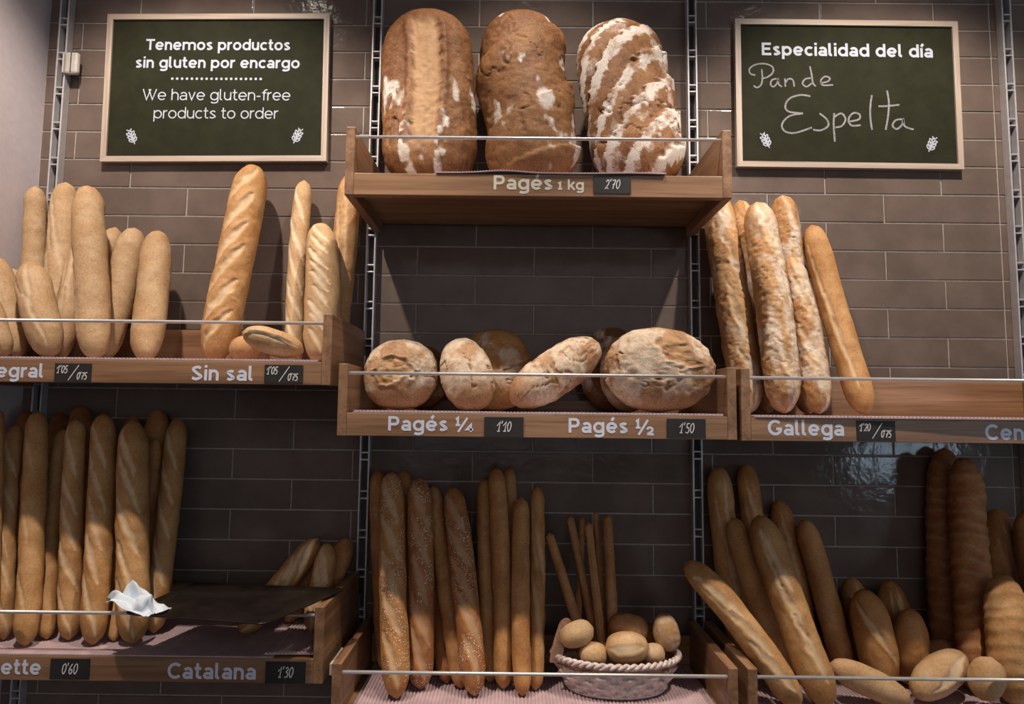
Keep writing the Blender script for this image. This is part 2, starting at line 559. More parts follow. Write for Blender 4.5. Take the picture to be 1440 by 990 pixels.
def glyph(ch, w):
    h = w / 2
    X, C = 0.53, 0.71
    bw = 0.54
    rx, ry, cy = bw / 2 - h, X / 2 - h + 0.006, X / 2
    bowl = el(bw / 2, cy, rx, ry, 0, 360, 36)
    if ch == ' ': return [], 0.27
    if ch == 'o': return [bowl], bw
    if ch == 'c': return [el(bw / 2, cy, rx, ry, 47, 313, 30)], bw * 0.86
    if ch in 'eé':
        s = [el(bw / 2, cy, rx, ry, 0, 318, 34), [(bw / 2 - rx, cy - h * 0.1), (bw / 2 + rx, cy - h * 0.1)]]
        if ch == 'é': s.append([(bw / 2 - 0.01, 0.60), (bw / 2 + 0.10, 0.76)])
        return s, bw
    if ch == 'a':
        aw = 0.47
        return [el(aw / 2 + 0.005, X * 0.60, aw / 2 - h - 0.005, X * 0.40 - h, 150, 0, 18) + [(aw - h, 0.0)],
                [(aw - h, 0.315 - h)] + el(0.185, 0.158, 0.185 - h, 0.158 - h + 0.003, 90, 270, 16) + [(0.27, h * 0.95), (aw - h, 0.125)]], aw
    if ch == 'd': return [bowl, [(bw - h, 0), (bw - h, C + 0.02)]], bw
    if ch == 'p': return [bowl, [(h, -0.2), (h, X)]], bw
    if ch == 'g': return [bowl, [(bw - h, X), (bw - h, -0.03)] + el(bw / 2, -0.045, rx, 0.165 - h, -4, -150, 18)], bw
    if ch in 'nh':
        nw = 0.47
        return [[(h, 0), (h, X if ch == 'n' else C + 0.02)], el(nw / 2, X - 0.235, nw / 2 - h, 0.235 - h + 0.003, 180, 0, 18) + [(nw - h, 0)]], nw
    if ch == 'm':
        a = 0.19
        return [[(h, 0), (h, X)]] + [el(h + a * (2 * k + 1) * 0.98, X - 0.2, a * 0.98, 0.2 - h + 0.003, 180, 0, 16) + [(h + a * (2 * k + 2) * 0.98, 0)] for k in (0, 1)], h * 2 + a * 3.92
    if ch == 'u':
        nw = 0.47
        return [[(h, X)] + el(nw / 2, 0.235, nw / 2 - h, 0.235 - h + 0.003, 180, 360, 18), [(nw - h, X), (nw - h, 0)]], nw
    if ch == 'r': return [[(h, 0), (h, X)], el(h + 0.20, X - 0.24, 0.20, 0.24 - h + 0.005, 180, 80, 12)], 0.235 + h
    if ch == 's':
        sw = 0.42
        return [cat([(sw - h - 0.015, X * 0.80), (sw * 0.55, X - h), (h + 0.02, X * 0.755), (sw * 0.48, X * 0.515), (sw - h - 0.005, X * 0.265), (sw * 0.45, h), (h - 0.005, X * 0.185)])], sw
    if ch == 't': return [[(0.13, 0.70), (0.13, 0.16)] + el(0.13 + 0.13, 0.15, 0.13, 0.15 - h, 180, 300, 10), [(0.0, X - h * 0.9), (0.30, X - h * 0.9)]], 0.32
    if ch == 'l': return [[(h, C + 0.02), (h, 0.13)] + el(h + 0.11, 0.13, 0.11, 0.13 - h, 180, 280, 9)], 0.17 + h
    if ch in 'ií':
        d = [[(h, 0.61), (h, 0.61 + w * 0.95)]] if ch == 'i' else [[(h - 0.01, 0.60), (h + 0.10, 0.76)]]
        return [[(h, 0), (h, X)]] + d, w
    if ch == 'f': return [el(0.29, C - 0.16, 0.16, 0.175 - h, 72, 180, 12) + [(0.13, 0)], [(0, X - h * 0.9), (0.28, X - h * 0.9)]], 0.27
    if ch == 'v': return [[(h * 0.9, X), (0.235, h * 0.6), (0.47 - h * 0.9, X)]], 0.47
    if ch == 'k': return [[(h, 0), (h, C + 0.02)], [(0.43, X), (h + 0.02, 0.20)], [(0.19, 0.31), (0.46, 0)]], 0.46
    if ch == '-': return [[(0.02, 0.26), (0.27, 0.26)]], 0.29
    if ch == '1': return [[(0.04, X - 0.10), (0.175, X - h * 0.6), (0.175, 0)], [(0.03, h), (0.32, h)]], 0.34
    if ch == 'T': return [[(0, C - h), (0.57, C - h)], [(0.285, C), (0.285, 0)]], 0.55
    if ch == 'E': return [[(h, 0), (h, C)], [(h, C - h), (0.50, C - h)], [(h, 0.365), (0.45, 0.365)], [(h, h), (0.51, h)]], 0.52
    if ch == 'W': return [[(h * 0.8, C), (0.27, h * 0.6), (0.52, C)], [(0.40, C), (0.65, h * 0.6), (0.92 - h * 0.8, C)]], 0.92
    if ch == 'P': return [[(h, 0), (h, C)], [(h, C - h), (0.30, C - h)] + el(0.31, 0.48, 0.22 - h, 0.23 - h, 85, -85, 14) + [(h, 0.25 + h)]], 0.54
    if ch == 'C': return [el(0.355, C / 2, 0.355 - h, C / 2 - h + 0.008, 45, 315, 32)], 0.62
    if ch == 'G': return [el(0.355, C / 2, 0.355 - h, C / 2 - h + 0.008, 45, 330, 32) + [(0.68 - h, 0.36 - h)], [(0.40, 0.36 - h), (0.68, 0.36 - h)]], 0.68
    if ch == 'S':
        sw = 0.55
        return [cat([(sw - h - 0.03, C * 0.82), (sw * 0.53, C - h), (h + 0.03, C * 0.765), (sw * 0.47, C * 0.515), (sw - h - 0.005, C * 0.265), (sw * 0.47, h), (h - 0.005, C * 0.18)])], sw
    if ch in 'IB': return [[(h, 0), (h, C)]] + ([] if ch == 'I' else [[(h, C - h), (0.3, C - h)] + el(0.3, 0.54, 0.2 - h, 0.17 - h, 85, -85) + [(h, 0.37)], [(0.3, 0.37)] + el(0.31, 0.19, 0.23 - h, 0.19 - h, 85, -85) + [(h, h)]]), (w if ch == 'I' else 0.56)
    if ch in '¼½':
        s = [[(0.03, 0.62), (0.13, 0.70), (0.13, 0.31)], [(0.02, 0.31 + h * 0.7), (0.25, 0.31 + h * 0.7)], [(0.15, 0.0), (0.60, C)]]
        if ch == '¼': s += [[(0.78, 0.0), (0.78, 0.37), (0.56, 0.13), (0.90, 0.13)]]
        else: s += [cat([(0.56, 0.26), (0.62, 0.34), (0.74, 0.35), (0.82, 0.26), (0.75, 0.15), (0.57, h * 0.8)]), [(0.56, h * 0.7), (0.88, h * 0.7)]]
        return s, 0.9
    raise KeyError(ch)


def ribbon(mb, pts, w, place, lift=0.0):
    """flat ribbon of width w along 2D points; place(x, z, lift) -> world point"""
    P = [pts[0]]
    for p in pts[1:]:
        if math.hypot(p[0] - P[-1][0], p[1] - P[-1][1]) > 1e-7: P.append(p)
    closed = len(P) > 3 and math.hypot(P[0][0] - P[-1][0], P[0][1] - P[-1][1]) < 1e-6
    if closed: P = P[:-1]
    n = len(P)
    if n < 2: return
    V, F = [], []
    for i in range(n):
        a = P[i - 1] if (i or closed) else None
        c = P[(i + 1) % n] if (i < n - 1 or closed) else None
        d1 = (P[i][0] - a[0], P[i][1] - a[1]) if a else None
        d2 = (c[0] - P[i][0], c[1] - P[i][1]) if c else None
        d1 = d1 or d2
        d2 = d2 or d1
        l1, l2 = math.hypot(*d1), math.hypot(*d2)
        n1, n2 = (-d1[1] / l1, d1[0] / l1), (-d2[1] / l2, d2[0] / l2)
        mx, mz = n1[0] + n2[0], n1[1] + n2[1]
        l = math.hypot(mx, mz) or 1
        mx, mz = mx / l, mz / l
        cs = max(mx * n1[0] + mz * n1[1], 0.45)
        q = w / 2 / cs
        V += [place(P[i][0] + mx * q, P[i][1] + mz * q, lift), place(P[i][0] - mx * q, P[i][1] - mz * q, lift)]
    for i in range(n if closed else n - 1):
        j = (i + 1) % n
        F.append((2 * i, 2 * i + 1, 2 * j + 1, 2 * j))
    mb.add(V, F)


def text(mb, s, x0, x1, zb, cap, w, place, right=False, width=None, track=0.075):
    """set s between x0 and x1 on baseline zb with capital height cap (if x1 is None the natural width is used)"""
    k = cap / 0.71
    items, adv = [], 0.0
    for ch in s:
        st, a = glyph(ch, w)
        items.append((adv, st))
        adv += a + (track if ch != ' ' else 0)
    adv -= track
    kx = k if x1 is None else (x1 - x0) / adv
    if right: x0 = x1 - adv * k if width is None else x1 - width; kx = k
    n = 0
    for off, st in items:
        for poly in st:
            # ribbon in glyph space, then scaled: keep stroke weight even
            pts = [((off + px) * kx, pz * k) for px, pz in poly]
            ribbon(mb, [(x0 + a, zb + b_) for a, b_ in pts], w * k, place, 0.00004 * (n % 4))
            n += 1
    return x0 + adv * kx


SF = -0.338


def on_front(x, z, lift): return (x, SF - 0.0005 - lift, z)


DIG = {
    '0': [[(.30, .98), (.12, .80), (.06, .40), (.20, .04), (.38, .20), (.48, .62), (.38, .94), (.28, .98)]],
    '1': [[(.02, .58), (.36, .98), (.26, .03)], [(.08, .04), (.42, .04)]],
    '2': [[(.10, .74), (.28, .97), (.46, .80), (.34, .42), (.04, .05), (.20, .10), (.46, .03)]],
    '3': [[(.12, .88), (.34, .97), (.42, .76), (.22, .55), (.44, .40), (.38, .10), (.06, .06)]],
    '5': [[(.50, .95), (.22, .95), (.18, .56), (.38, .54), (.44, .25), (.28, .03), (.04, .10)]],
    '6': [[(.38, .97), (.14, .60), (.08, .22), (.24, .03), (.42, .20), (.34, .46), (.12, .36)]],
    '7': [[(.08, .90), (.48, .93), (.28, .45), (.20, .02)], [(.12, .46), (.44, .52)]],
    "'": [[(.14, 1.08), (.06, .80)]],
    '/': [[(.0, -.25), (.85, 1.30)]],
}


def hand(mb, s, x0, z0, hgt, w, place, slant=0.12, adv=0.56):
    x = x0
    n = 0
    for ch in s:
        for st in DIG[ch]:
            pts = [(x + (px + slant * pz) * hgt * 0.82, z0 + pz * hgt) for px, pz in st]
            if ch not in "1/'": pts = cat(pts, 5)
            ribbon(mb, pts, w, place, 0.00004 * (n % 3))
            n += 1
        x += hgt * 0.82 * {"'": 0.24, '/': 0.72, '1': 0.50}.get(ch, adv)
    return x


# ------------------------------------------------------------------ display shelves
T_ = 0.019


def shelf(x0, x1, zb, bh, label, strip=False):
    t = thing('display_shelf', ((x0 + x1) / 2, -0.19, zb), label, 'shelf', 'wooden bread shelves on the wall')
    MB().box(x0 + T_, x1 - T_, -0.319, -0.036, zb + 0.024, zb + 0.0465, 0.0008).build('base_board', M['wood_x'], t)
    MB().box(x0 + T_, x1 - T_, SF, -0.319, zb, zb + 0.0465, 0.0012).build('front_board', M['wood_x'], t)
    MB().box(x0 + T_, x1 - T_, -0.050, -0.036, zb + 0.0465, zb + bh, 0.0008).build('back_board', M['wood_x'], t)
    for a in (x0, x1 - T_):
        MB().box(a, a + T_, SF - 0.0004, -0.036, zb - 0.0004, zb + 0.1455, 0.0014).build('side_panel', M['wood_y'], t)
    MB().tube([(x0 + T_ - 0.002, -0.330, zb + 0.1270), (x1 - T_ + 0.002, -0.330, zb + 0.1270)], 0.0034, 14).build('front_rail', M['steel'], t, True)
    for ux in (-0.935, -0.115, 0.705, 1.525):
        for a, s in ((x0, 1), (x1 - T_, -1)):
            if abs(ux - a - T_ / 2) < 0.05:
                ex = min(max(ux, a), a + T_)
                hx = ux + s * 0.004
                MB().box(hx - 0.0015, hx + 0.0015, -0.040, -0.010, zb + 0.01, zb + 0.085, 0.0004).box(min(hx, a + T_ / 2), max(hx, a + T_ / 2), -0.0372, -0.0352, zb + 0.015, zb + 0.08, 0.0003).build('wall_hook', M['upright'], t)
    return t


SH = {
    'top': (-0.105, 0.699, 1.9435, 0.100, 'highest wooden shelf in the middle, holding three big upright loaves'),
    'left': (-0.955, -0.120, 1.5480, 0.143, 'upper left wooden shelf with wholemeal baguettes and unsalted bread'),
    'mid': (-0.104, 0.700, 1.4470, 0.080, 'middle wooden shelf holding round country loaves behind its rail'),
    'right': (0.709, 1.513, 1.4455, 0.140, 'upper right wooden shelf with floury rustic baguettes and bare back board'),
    'lowleft': (-0.955, -0.116, 0.9670, 0.112, 'lower left wooden shelf crossed by a dark baking tray'),
    'botc': (-0.098, 0.693, 0.8600, 0.112, 'bottom middle wooden shelf holding seeded baguettes and a wicker basket'),
    'botr': (0.712, 1.515, 0.8600, 0.112, 'bottom right wooden shelf crowded with leaning baguettes and small rolls'),
}
ST = {k: shelf(*v) for k, v in SH.items()}
tag(MB().box(-0.1035, -0.0985, -0.336, -0.245, 0.982, 1.0045, 0.001).build('edge_strip', M['plastic'], ST['botc']), 'white plastic strip along the side panel')

B_ = 0.135


def letters(key, items, mat='vinyl'):
    for it in items:
        mb = MB()
        s, x0, x1, zb, cap = it[:5]
        text(mb, s, x0, x1, zb, cap, it[5] if len(it) > 5 else B_, on_front, right=(len(it) > 6 and it[6]))
        tag(mb.build('lettering', M[mat], ST[key]), 'white lettering')


letters('top', [('Pagés', 0.2046, 0.3269, 1.9573, 0.0303), ('1 kg', 0.3372, 0.3917, 1.9578, 0.0222)], 'cream_vinyl')
letters('mid', [('Pagés', -0.0010, 0.1190, 1.4582, 0.0291), ('¼', 0.1340, 0.1704, 1.4570, 0.0285, 0.11),
                ('Pagés', 0.3617, 0.4808, 1.4579, 0.0294), ('½', 0.4958, 0.5335, 1.4550, 0.0300, 0.11)])
letters('right', [('Gallega', 0.7615, 0.9139, 1.4574, 0.0305), ('Centeno', 1.1965, None, 1.4528, 0.0308)])
letters('left', [('Integral', -0.85, -0.7020, 1.5569, 0.0285, B_, True), ('Sin sal', -0.4032, -0.2764, 1.5550, 0.0300)])
letters('lowleft', [('Baguette', -0.80, -0.6659, 0.9780, 0.0285, B_, True), ('Catalana', -0.4184, -0.2458, 0.9737, 0.0300)])

PT = [('2\'70', 0.4506, 1.9693, 0.0776, 0.0374, 'brown-black price card reading 2\'70 on the highest shelf, under the floury swirled loaf'),
      ('1\'10', 0.2317, 1.4682, 0.0790, 0.0395, 'black price card reading 1\'10 beside the quarter-size lettering'),
      ('1\'50', 0.5979, 1.4690, 0.0776, 0.0388, 'black price card reading 1\'50 beside the half-size lettering'),
      ('1\'20/0\'75', 0.9779, 1.4685, 0.0769, 0.0400, 'black price card reading 1\'20 / 0\'75 on the upper right shelf'),
      ('1\'05/0\'75', -0.6421, 1.5677, 0.0747, 0.0381, 'black price card reading 1\'05 / 0\'75 under the wholemeal baguettes'),
      ('1\'05/0\'75', -0.2151, 1.5697, 0.0776, 0.0374, 'black price card reading 1\'05 / 0\'75 right of the Sin sal lettering'),
      ('0\'60', -0.6087, 0.9899, 0.0769, 0.0388, 'black price card reading 0\'60 on the lower left shelf'),
      ('1\'30', -0.1878, 0.9881, 0.0783, 0.0410, 'black price card reading 1\'30 right of the Catalana lettering')]
for s, x, z, w_, h_, lab in PT:
    t = thing('price_card', (x, SF, z - h_ / 2), lab, 'price tag', 'handwritten price cards')
    MB().box(x - w_ / 2, x + w_ / 2, SF - 0.0021, SF - 0.0007, z - h_ / 2, z + h_ / 2, 0.0004).build('card', M['slate'], t)
    mb = MB()
    pl = lambda a, c_, l: (a, SF - 0.0026 - l, c_)
    if '/' in s:
        a, c_ = s.split('/')
        hand(mb, a, x - w_ / 2 + 0.004, z - 0.001, 0.0155, 0.0017, pl, adv=0.50)
        ribbon(mb, [(x - 0.0085, z - 0.0155), (x + 0.0120, z + 0.0155)], 0.0016, pl)
        hand(mb, c_, x + 0.0085, z - 0.0135, 0.0145, 0.0017, pl, adv=0.48)
    else:
        wd_ = hand(MB(), s, 0, 0, 0.0200, 0.002, pl)
        hand(mb, s, x - wd_ / 2, z - 0.0095, 0.0200, 0.0019, pl)
    tag(mb.build('handwriting', M['chalk_white'], t), 'white handwritten price')

# ------------------------------------------------------------------ ribbed mats lying on the shelves
def ribbed(name, x0, x1, y0, y1, z, label, rot=0.0, pitch=0.0075, h=0.0050, yfun=None, group='pink ribbed shelf mats', wave=None, mat='mat'):
    n = int((x1 - x0) / pitch * 6)
    ny = 14
    cx, cy = (x0 + x1) / 2, (y0 + y1) / 2
    V, F = [], []
    for layer in (0, 1):
        for i in range(n + 1):
            x = x0 + (x1 - x0) * i / n
            rib = abs(math.sin(math.pi * (x - x0) / pitch)) ** 0.6
            for j in range(ny + 1):
                y = y0 + (y1 - y0) * j / ny
                zz = z + (0.0012 + (h - 0.0012) * rib if layer else 0.0004)
                if wave: zz += wave(x, y)
                X, Y = x - cx, y - cy
                V.append((cx + X * math.cos(rot) - Y * math.sin(rot), cy + X * math.sin(rot) + Y * math.cos(rot), zz))
    k = (n + 1) * (ny + 1)
    for i in range(n):
        for j in range(ny):
            a = i * (ny + 1) + j
            F.append((k + a, k + a + ny + 1, k + a + ny + 2, k + a + 1))
            F.append((a, a + 1, a + ny + 2, a + ny + 1))
    for i in range(n):
        a, b_ = i * (ny + 1), (i + 1) * (ny + 1)
        F.append((a, b_, k + b_, k + a))
        F.append((a + ny, k + a + ny, k + b_ + ny, b_ + ny))
    for j in range(ny):
        F.append((j, k + j, k + j + 1, j + 1))
        a = n * (ny + 1) + j
        F.append((a, a + 1, k + a + 1, k + a))
    o = obj_np(name, np.array(V), F, M[mat], None, False)
    return tag(o, label, 'shelf mat', group)


def mat_for(key, label, y0=-0.3375, x0=None, x1=None, rot=0, y1=-0.057, **kw):
    a = SH[key]
    return ribbed('shelf_mat', (a[0] + T_ + 0.012) if x0 is None else x0, (a[1] - T_ - 0.008) if x1 is None else x1, y0, y1, a[2] + 0.0468, label, rot, **kw)


mat_for('left', 'pink ribbed mat under the wholemeal and unsalted breads')
mat_for('mid', 'pink ribbed mat with dotted edge under the round country loaves')
mat_for('right', 'pale ribbed mat under the floury rustic baguettes, jutting over the front at right', y0=-0.3475, rot=-0.022, x0=0.740, x1=1.482, y1=-0.072)
mat_for('lowleft', 'wide fine-ribbed pink mat under the plain baguettes by the dark tray', pitch=0.0046, h=0.0035, x1=-0.215)
mat_for('lowleft', 'small coarse-ribbed pink mat piece in front of the leaning bread below the dark tray', x0=-0.238, x1=-0.141, y0=-0.329, rot=0.03, wave=lambda x, y: 0.004)
mat_for('botc', 'deep pink ribbed mat under the seeded baguettes and the wicker basket')
mat_for('botr', 'pink ribbed mat under the leaning baguettes and small rolls at bottom right')
ribbed('shelf_mat', 0.085, 0.562, -0.3420, -0.060, SH['top'][2] + 0.0470, 'wavy red-pink mat under the big loaves, jutting over the highest shelf front', -0.006, 0.006, 0.0035,
       wave=lambda x, y: 0.0052 * max(0, -(y + 0.25) / 0.1) * math.exp(-((x - 0.225) / 0.055) ** 2) + 0.0020 * max(0, -(y + 0.25) / 0.1) * math.exp(-((x - 0.50) / 0.07) ** 2))


# ------------------------------------------------------------------ green boards
def board(cx, cz, w_, h_, ang, label):
    t = thing('menu_board', (cx, -0.008, cz - h_ / 2), label, 'sign')
    ca, sa = math.cos(ang), math.sin(ang)

    def R_(mb):
        mb.V = [(cx + x * ca - z * sa, y, cz + x * sa + z * ca) for x, y, z in mb.V]
        return mb
    fw, y0, y1 = 0.0145, -0.020, -0.0045
    MB_ = MB()
    for sx in (-1, 1):
        # mitred stile
        xo, xi = sx * w_ / 2, sx * (w_ / 2 - fw)
        V = [(xo, y, z) for y in (y0, y1) for z in (-h_ / 2, h_ / 2)] + [(xi, y, z) for y in (y0, y1) for z in (-h_ / 2 + fw, h_ / 2 - fw)]
        F = [(0, 1, 5, 4), (2, 3, 1, 0), (6, 7, 3, 2), (4, 5, 7, 6)]
        MB_.add(V, F, 1)
        zo, zi = sx * h_ / 2, sx * (h_ / 2 - fw)
        V = [(x, y, zo) for y in (y0, y1) for x in (-w_ / 2, w_ / 2)] + [(x, y, zi) for y in (y0, y1) for x in (-w_ / 2 + fw, w_ / 2 - fw)]
        MB_.add(V, F, 0)
    R_(MB_).build('frame', None, t, mats=[M['frame_x'], M['frame_z']])
    R_(MB().box(-w_ / 2 + fw - 0.002, w_ / 2 - fw + 0.002, -0.0150, -0.0048, -h_ / 2 + fw - 0.002, h_ / 2 - fw + 0.002, 0)).build('panel', M['board'], t)
    return t, ang, cx, cz


def wheat(t, cx, cz, s, flip, slant):
    mb = MB()

    def pl(x, z, l):
        a = slant * flip
        return (cx + (x * flip) * math.cos(a) - z * math.sin(a), -0.0155 - l, cz + (x * flip) * math.sin(a) + z * math.cos(a))
    w_ = 0.075 * s
    mb_s = [[(0, -0.62), (0, 0.28)], [(-0.02, 0.40), (-0.17, 0.66)], [(0.02, 0.40), (0.18, 0.62)]]
    for i in range(3):
        z = -0.38 + 0.26 * i
        for sx in (-1, 1):
            leaf = []
            for q in range(13):
                a = 2 * math.pi * q / 12
                lx, lz = 0.17 * math.cos(a), 0.09 * math.sin(a)
                leaf.append((sx * (0.17 + lx * 0.72 - lz * 0.5), z + 0.10 + lx * 0.72 + lz * 0.75))
            leaf[-1] = leaf[0]
            mb_s.append(leaf)
    top = [(0.10 * math.cos(2 * math.pi * q / 12), 0.38 + 0.16 * math.sin(2 * math.pi * q / 12)) for q in range(13)]
    top[-1] = top[0]
    mb_s.append(top)
    for i, st in enumerate(mb_s):
        ribbon(mb, [(x * s, z * s) for x, z in st], w_, pl, 0.00003 * (i % 4))
    tag(mb.build('wheat_emblem', M['board_print'], t), 'white outlined wheat ear')


def bplace(b):
    t, ang, cx, cz = b
    return lambda x, z, l: (x, -0.0155 - l, z)


# left: printed board
cx = np.mean([-0.8267, -0.2425, -0.2385, -0.8167]); cz = np.mean([2.5263, 2.5337, 2.1354, 2.1287])
bl = board(float(cx), float(cz), 0.583, 0.3985, 0.0125, 'wood-framed green board with printed notice about gluten-free products')
# printed lines follow the board's slight turn
def tilt(b, zref=None):
    t, ang, bx, bz = b
    return lambda x, z, l: (x - (z - bz) * math.sin(ang), -0.0155 - l, z + (x - bx) * math.sin(ang))


for s, x0, x1, zb, cap, w_ in (('Tenemos productos', -0.7217, -0.3437, 2.4326, 0.0300, 0.125), ('sin gluten por encargo', -0.7462, -0.3171, 2.3838, 0.0300, 0.125),
                               ('We have gluten-free', -0.7230, -0.3378, 2.2965, 0.0295, 0.072), ('products to order', -0.6911, -0.3679, 2.2472, 0.0295, 0.072)):
    mb = MB()
    text(mb, s, x0, x1, zb, cap, w_, lambda x, z, l: (x, -0.0155 - l, z + (x + 0.53) * 0.006))
    tag(mb.build('printed_line', M['board_print'], bl[0]), 'white printed lettering')
mb = MB()
for i in range(19):
    x = -0.6479 + (0.6479 - 0.4172) * i / 18
    c_ = el(x, 2.3545 + (x + 0.53) * 0.006, 0.0034, 0.0034, 0, 360, 14)[:-1]
    mb.add([(a, -0.0156, q) for a, q in c_], [tuple(range(14))])
tag(mb.build('dotted_rule', M['board_print'], bl[0]), 'row of white dots')
wheat(bl[0], -0.744, 2.1965, 0.0345, 1, 0.42)
wheat(bl[0], -0.3161, 2.2026, 0.0345, -1, 0.42)
# right: chalk board
cx = np.mean([0.8191, 1.4044, 1.3958, 0.8178]); cz = np.mean([2.5297, 2.5267, 2.1294, 2.1311])
br = board(float(cx), float(cz), 0.5815, 0.398, -0.004, 'wood-framed green board with the daily special chalked by hand')
mb = MB()
text(mb, 'Especialidad del día', 0.8893, 1.3348, 2.4309, 0.0345, 0.135, lambda x, z, l: (x, -0.0155 - l, z - (x - 1.112) * 0.006))
tag(mb.build('printed_line', M['board_print'], br[0]), 'white printed lettering')
wheat(br[0], 0.8946, 2.2025, 0.0345, 1, 0.42)
wheat(br[0], 1.3213, 2.1960, 0.0345, -1, 0.42)


def chalk(x, y):
    """sketch coordinates of the hand lettering -> board plane"""
    u_, v_ = x / 1000.0, y / 1000.0
    xt, zt = 0.72143 + u_ * 0.59622, 2.58149 + u_ * 0.00545
    xb, zb = 0.71330 + u_ * 0.57826, 1.97194 + u_ * 0.0058
    return (xt + (xb - xt) * v_, zt + (zb - zt) * v_)


CH = {'pan': [[(258, 337), (236, 330), (233, 308), (258, 290), (300, 286), (333, 300), (335, 325), (312, 345), (285, 352)], [(286, 310), (289, 350), (284, 378), (266, 392), (250, 383)],
              [(352, 352), (332, 358), (325, 378), (338, 388), (354, 372), (359, 354), (361, 378), (376, 388)], [(388, 352), (390, 388)], [(391, 370), (402, 355), (418, 354), (427, 368), (429, 388)]],
      'de': [[(502, 350), (478, 354), (466, 374), (484, 388), (507, 372)], [(498, 297), (505, 330), (512, 372), (524, 386)], [(545, 372), (576, 365), (586, 350), (564, 343), (546, 362), (556, 381), (600, 380)]],
      'espelta': [[(500, 430), (455, 425), (410, 440), (390, 472), (405, 498), (468, 506)], [(468, 506), (408, 518), (376, 553), (386, 583), (430, 592), (508, 568)],
                  [(512, 578), (548, 580), (579, 560), (572, 532), (541, 506)], [(605, 505), (603, 560), (608, 630)], [(606, 522), (636, 506), (655, 530), (640, 560), (610, 568)],
                  [(672, 542), (714, 532), (716, 510), (688, 505), (668, 533), (682, 559), (722, 558)], [(771, 426), (764, 480), (765, 530), (772, 578)], [(838, 405), (846, 460), (842, 520), (832, 578)], [(800, 475), (845, 473), (893, 468)],
                  [(908, 532), (878, 535), (862, 558), (880, 575), (904, 556), (910, 532), (916, 562), (955, 577)]]}
for nm, sts in CH.items():
    mb = MB()
    for i, st in enumerate(sts):
        ribbon(mb, cat([chalk(*p) for p in st], 7), 0.0047 if nm == 'espelta' else 0.0041, lambda x, z, l: (x, -0.0156 - l, z), 0.00004 * (i % 4))
    tag(mb.build('chalk_word', M['chalk'], br[0]), 'grey chalk handwriting')
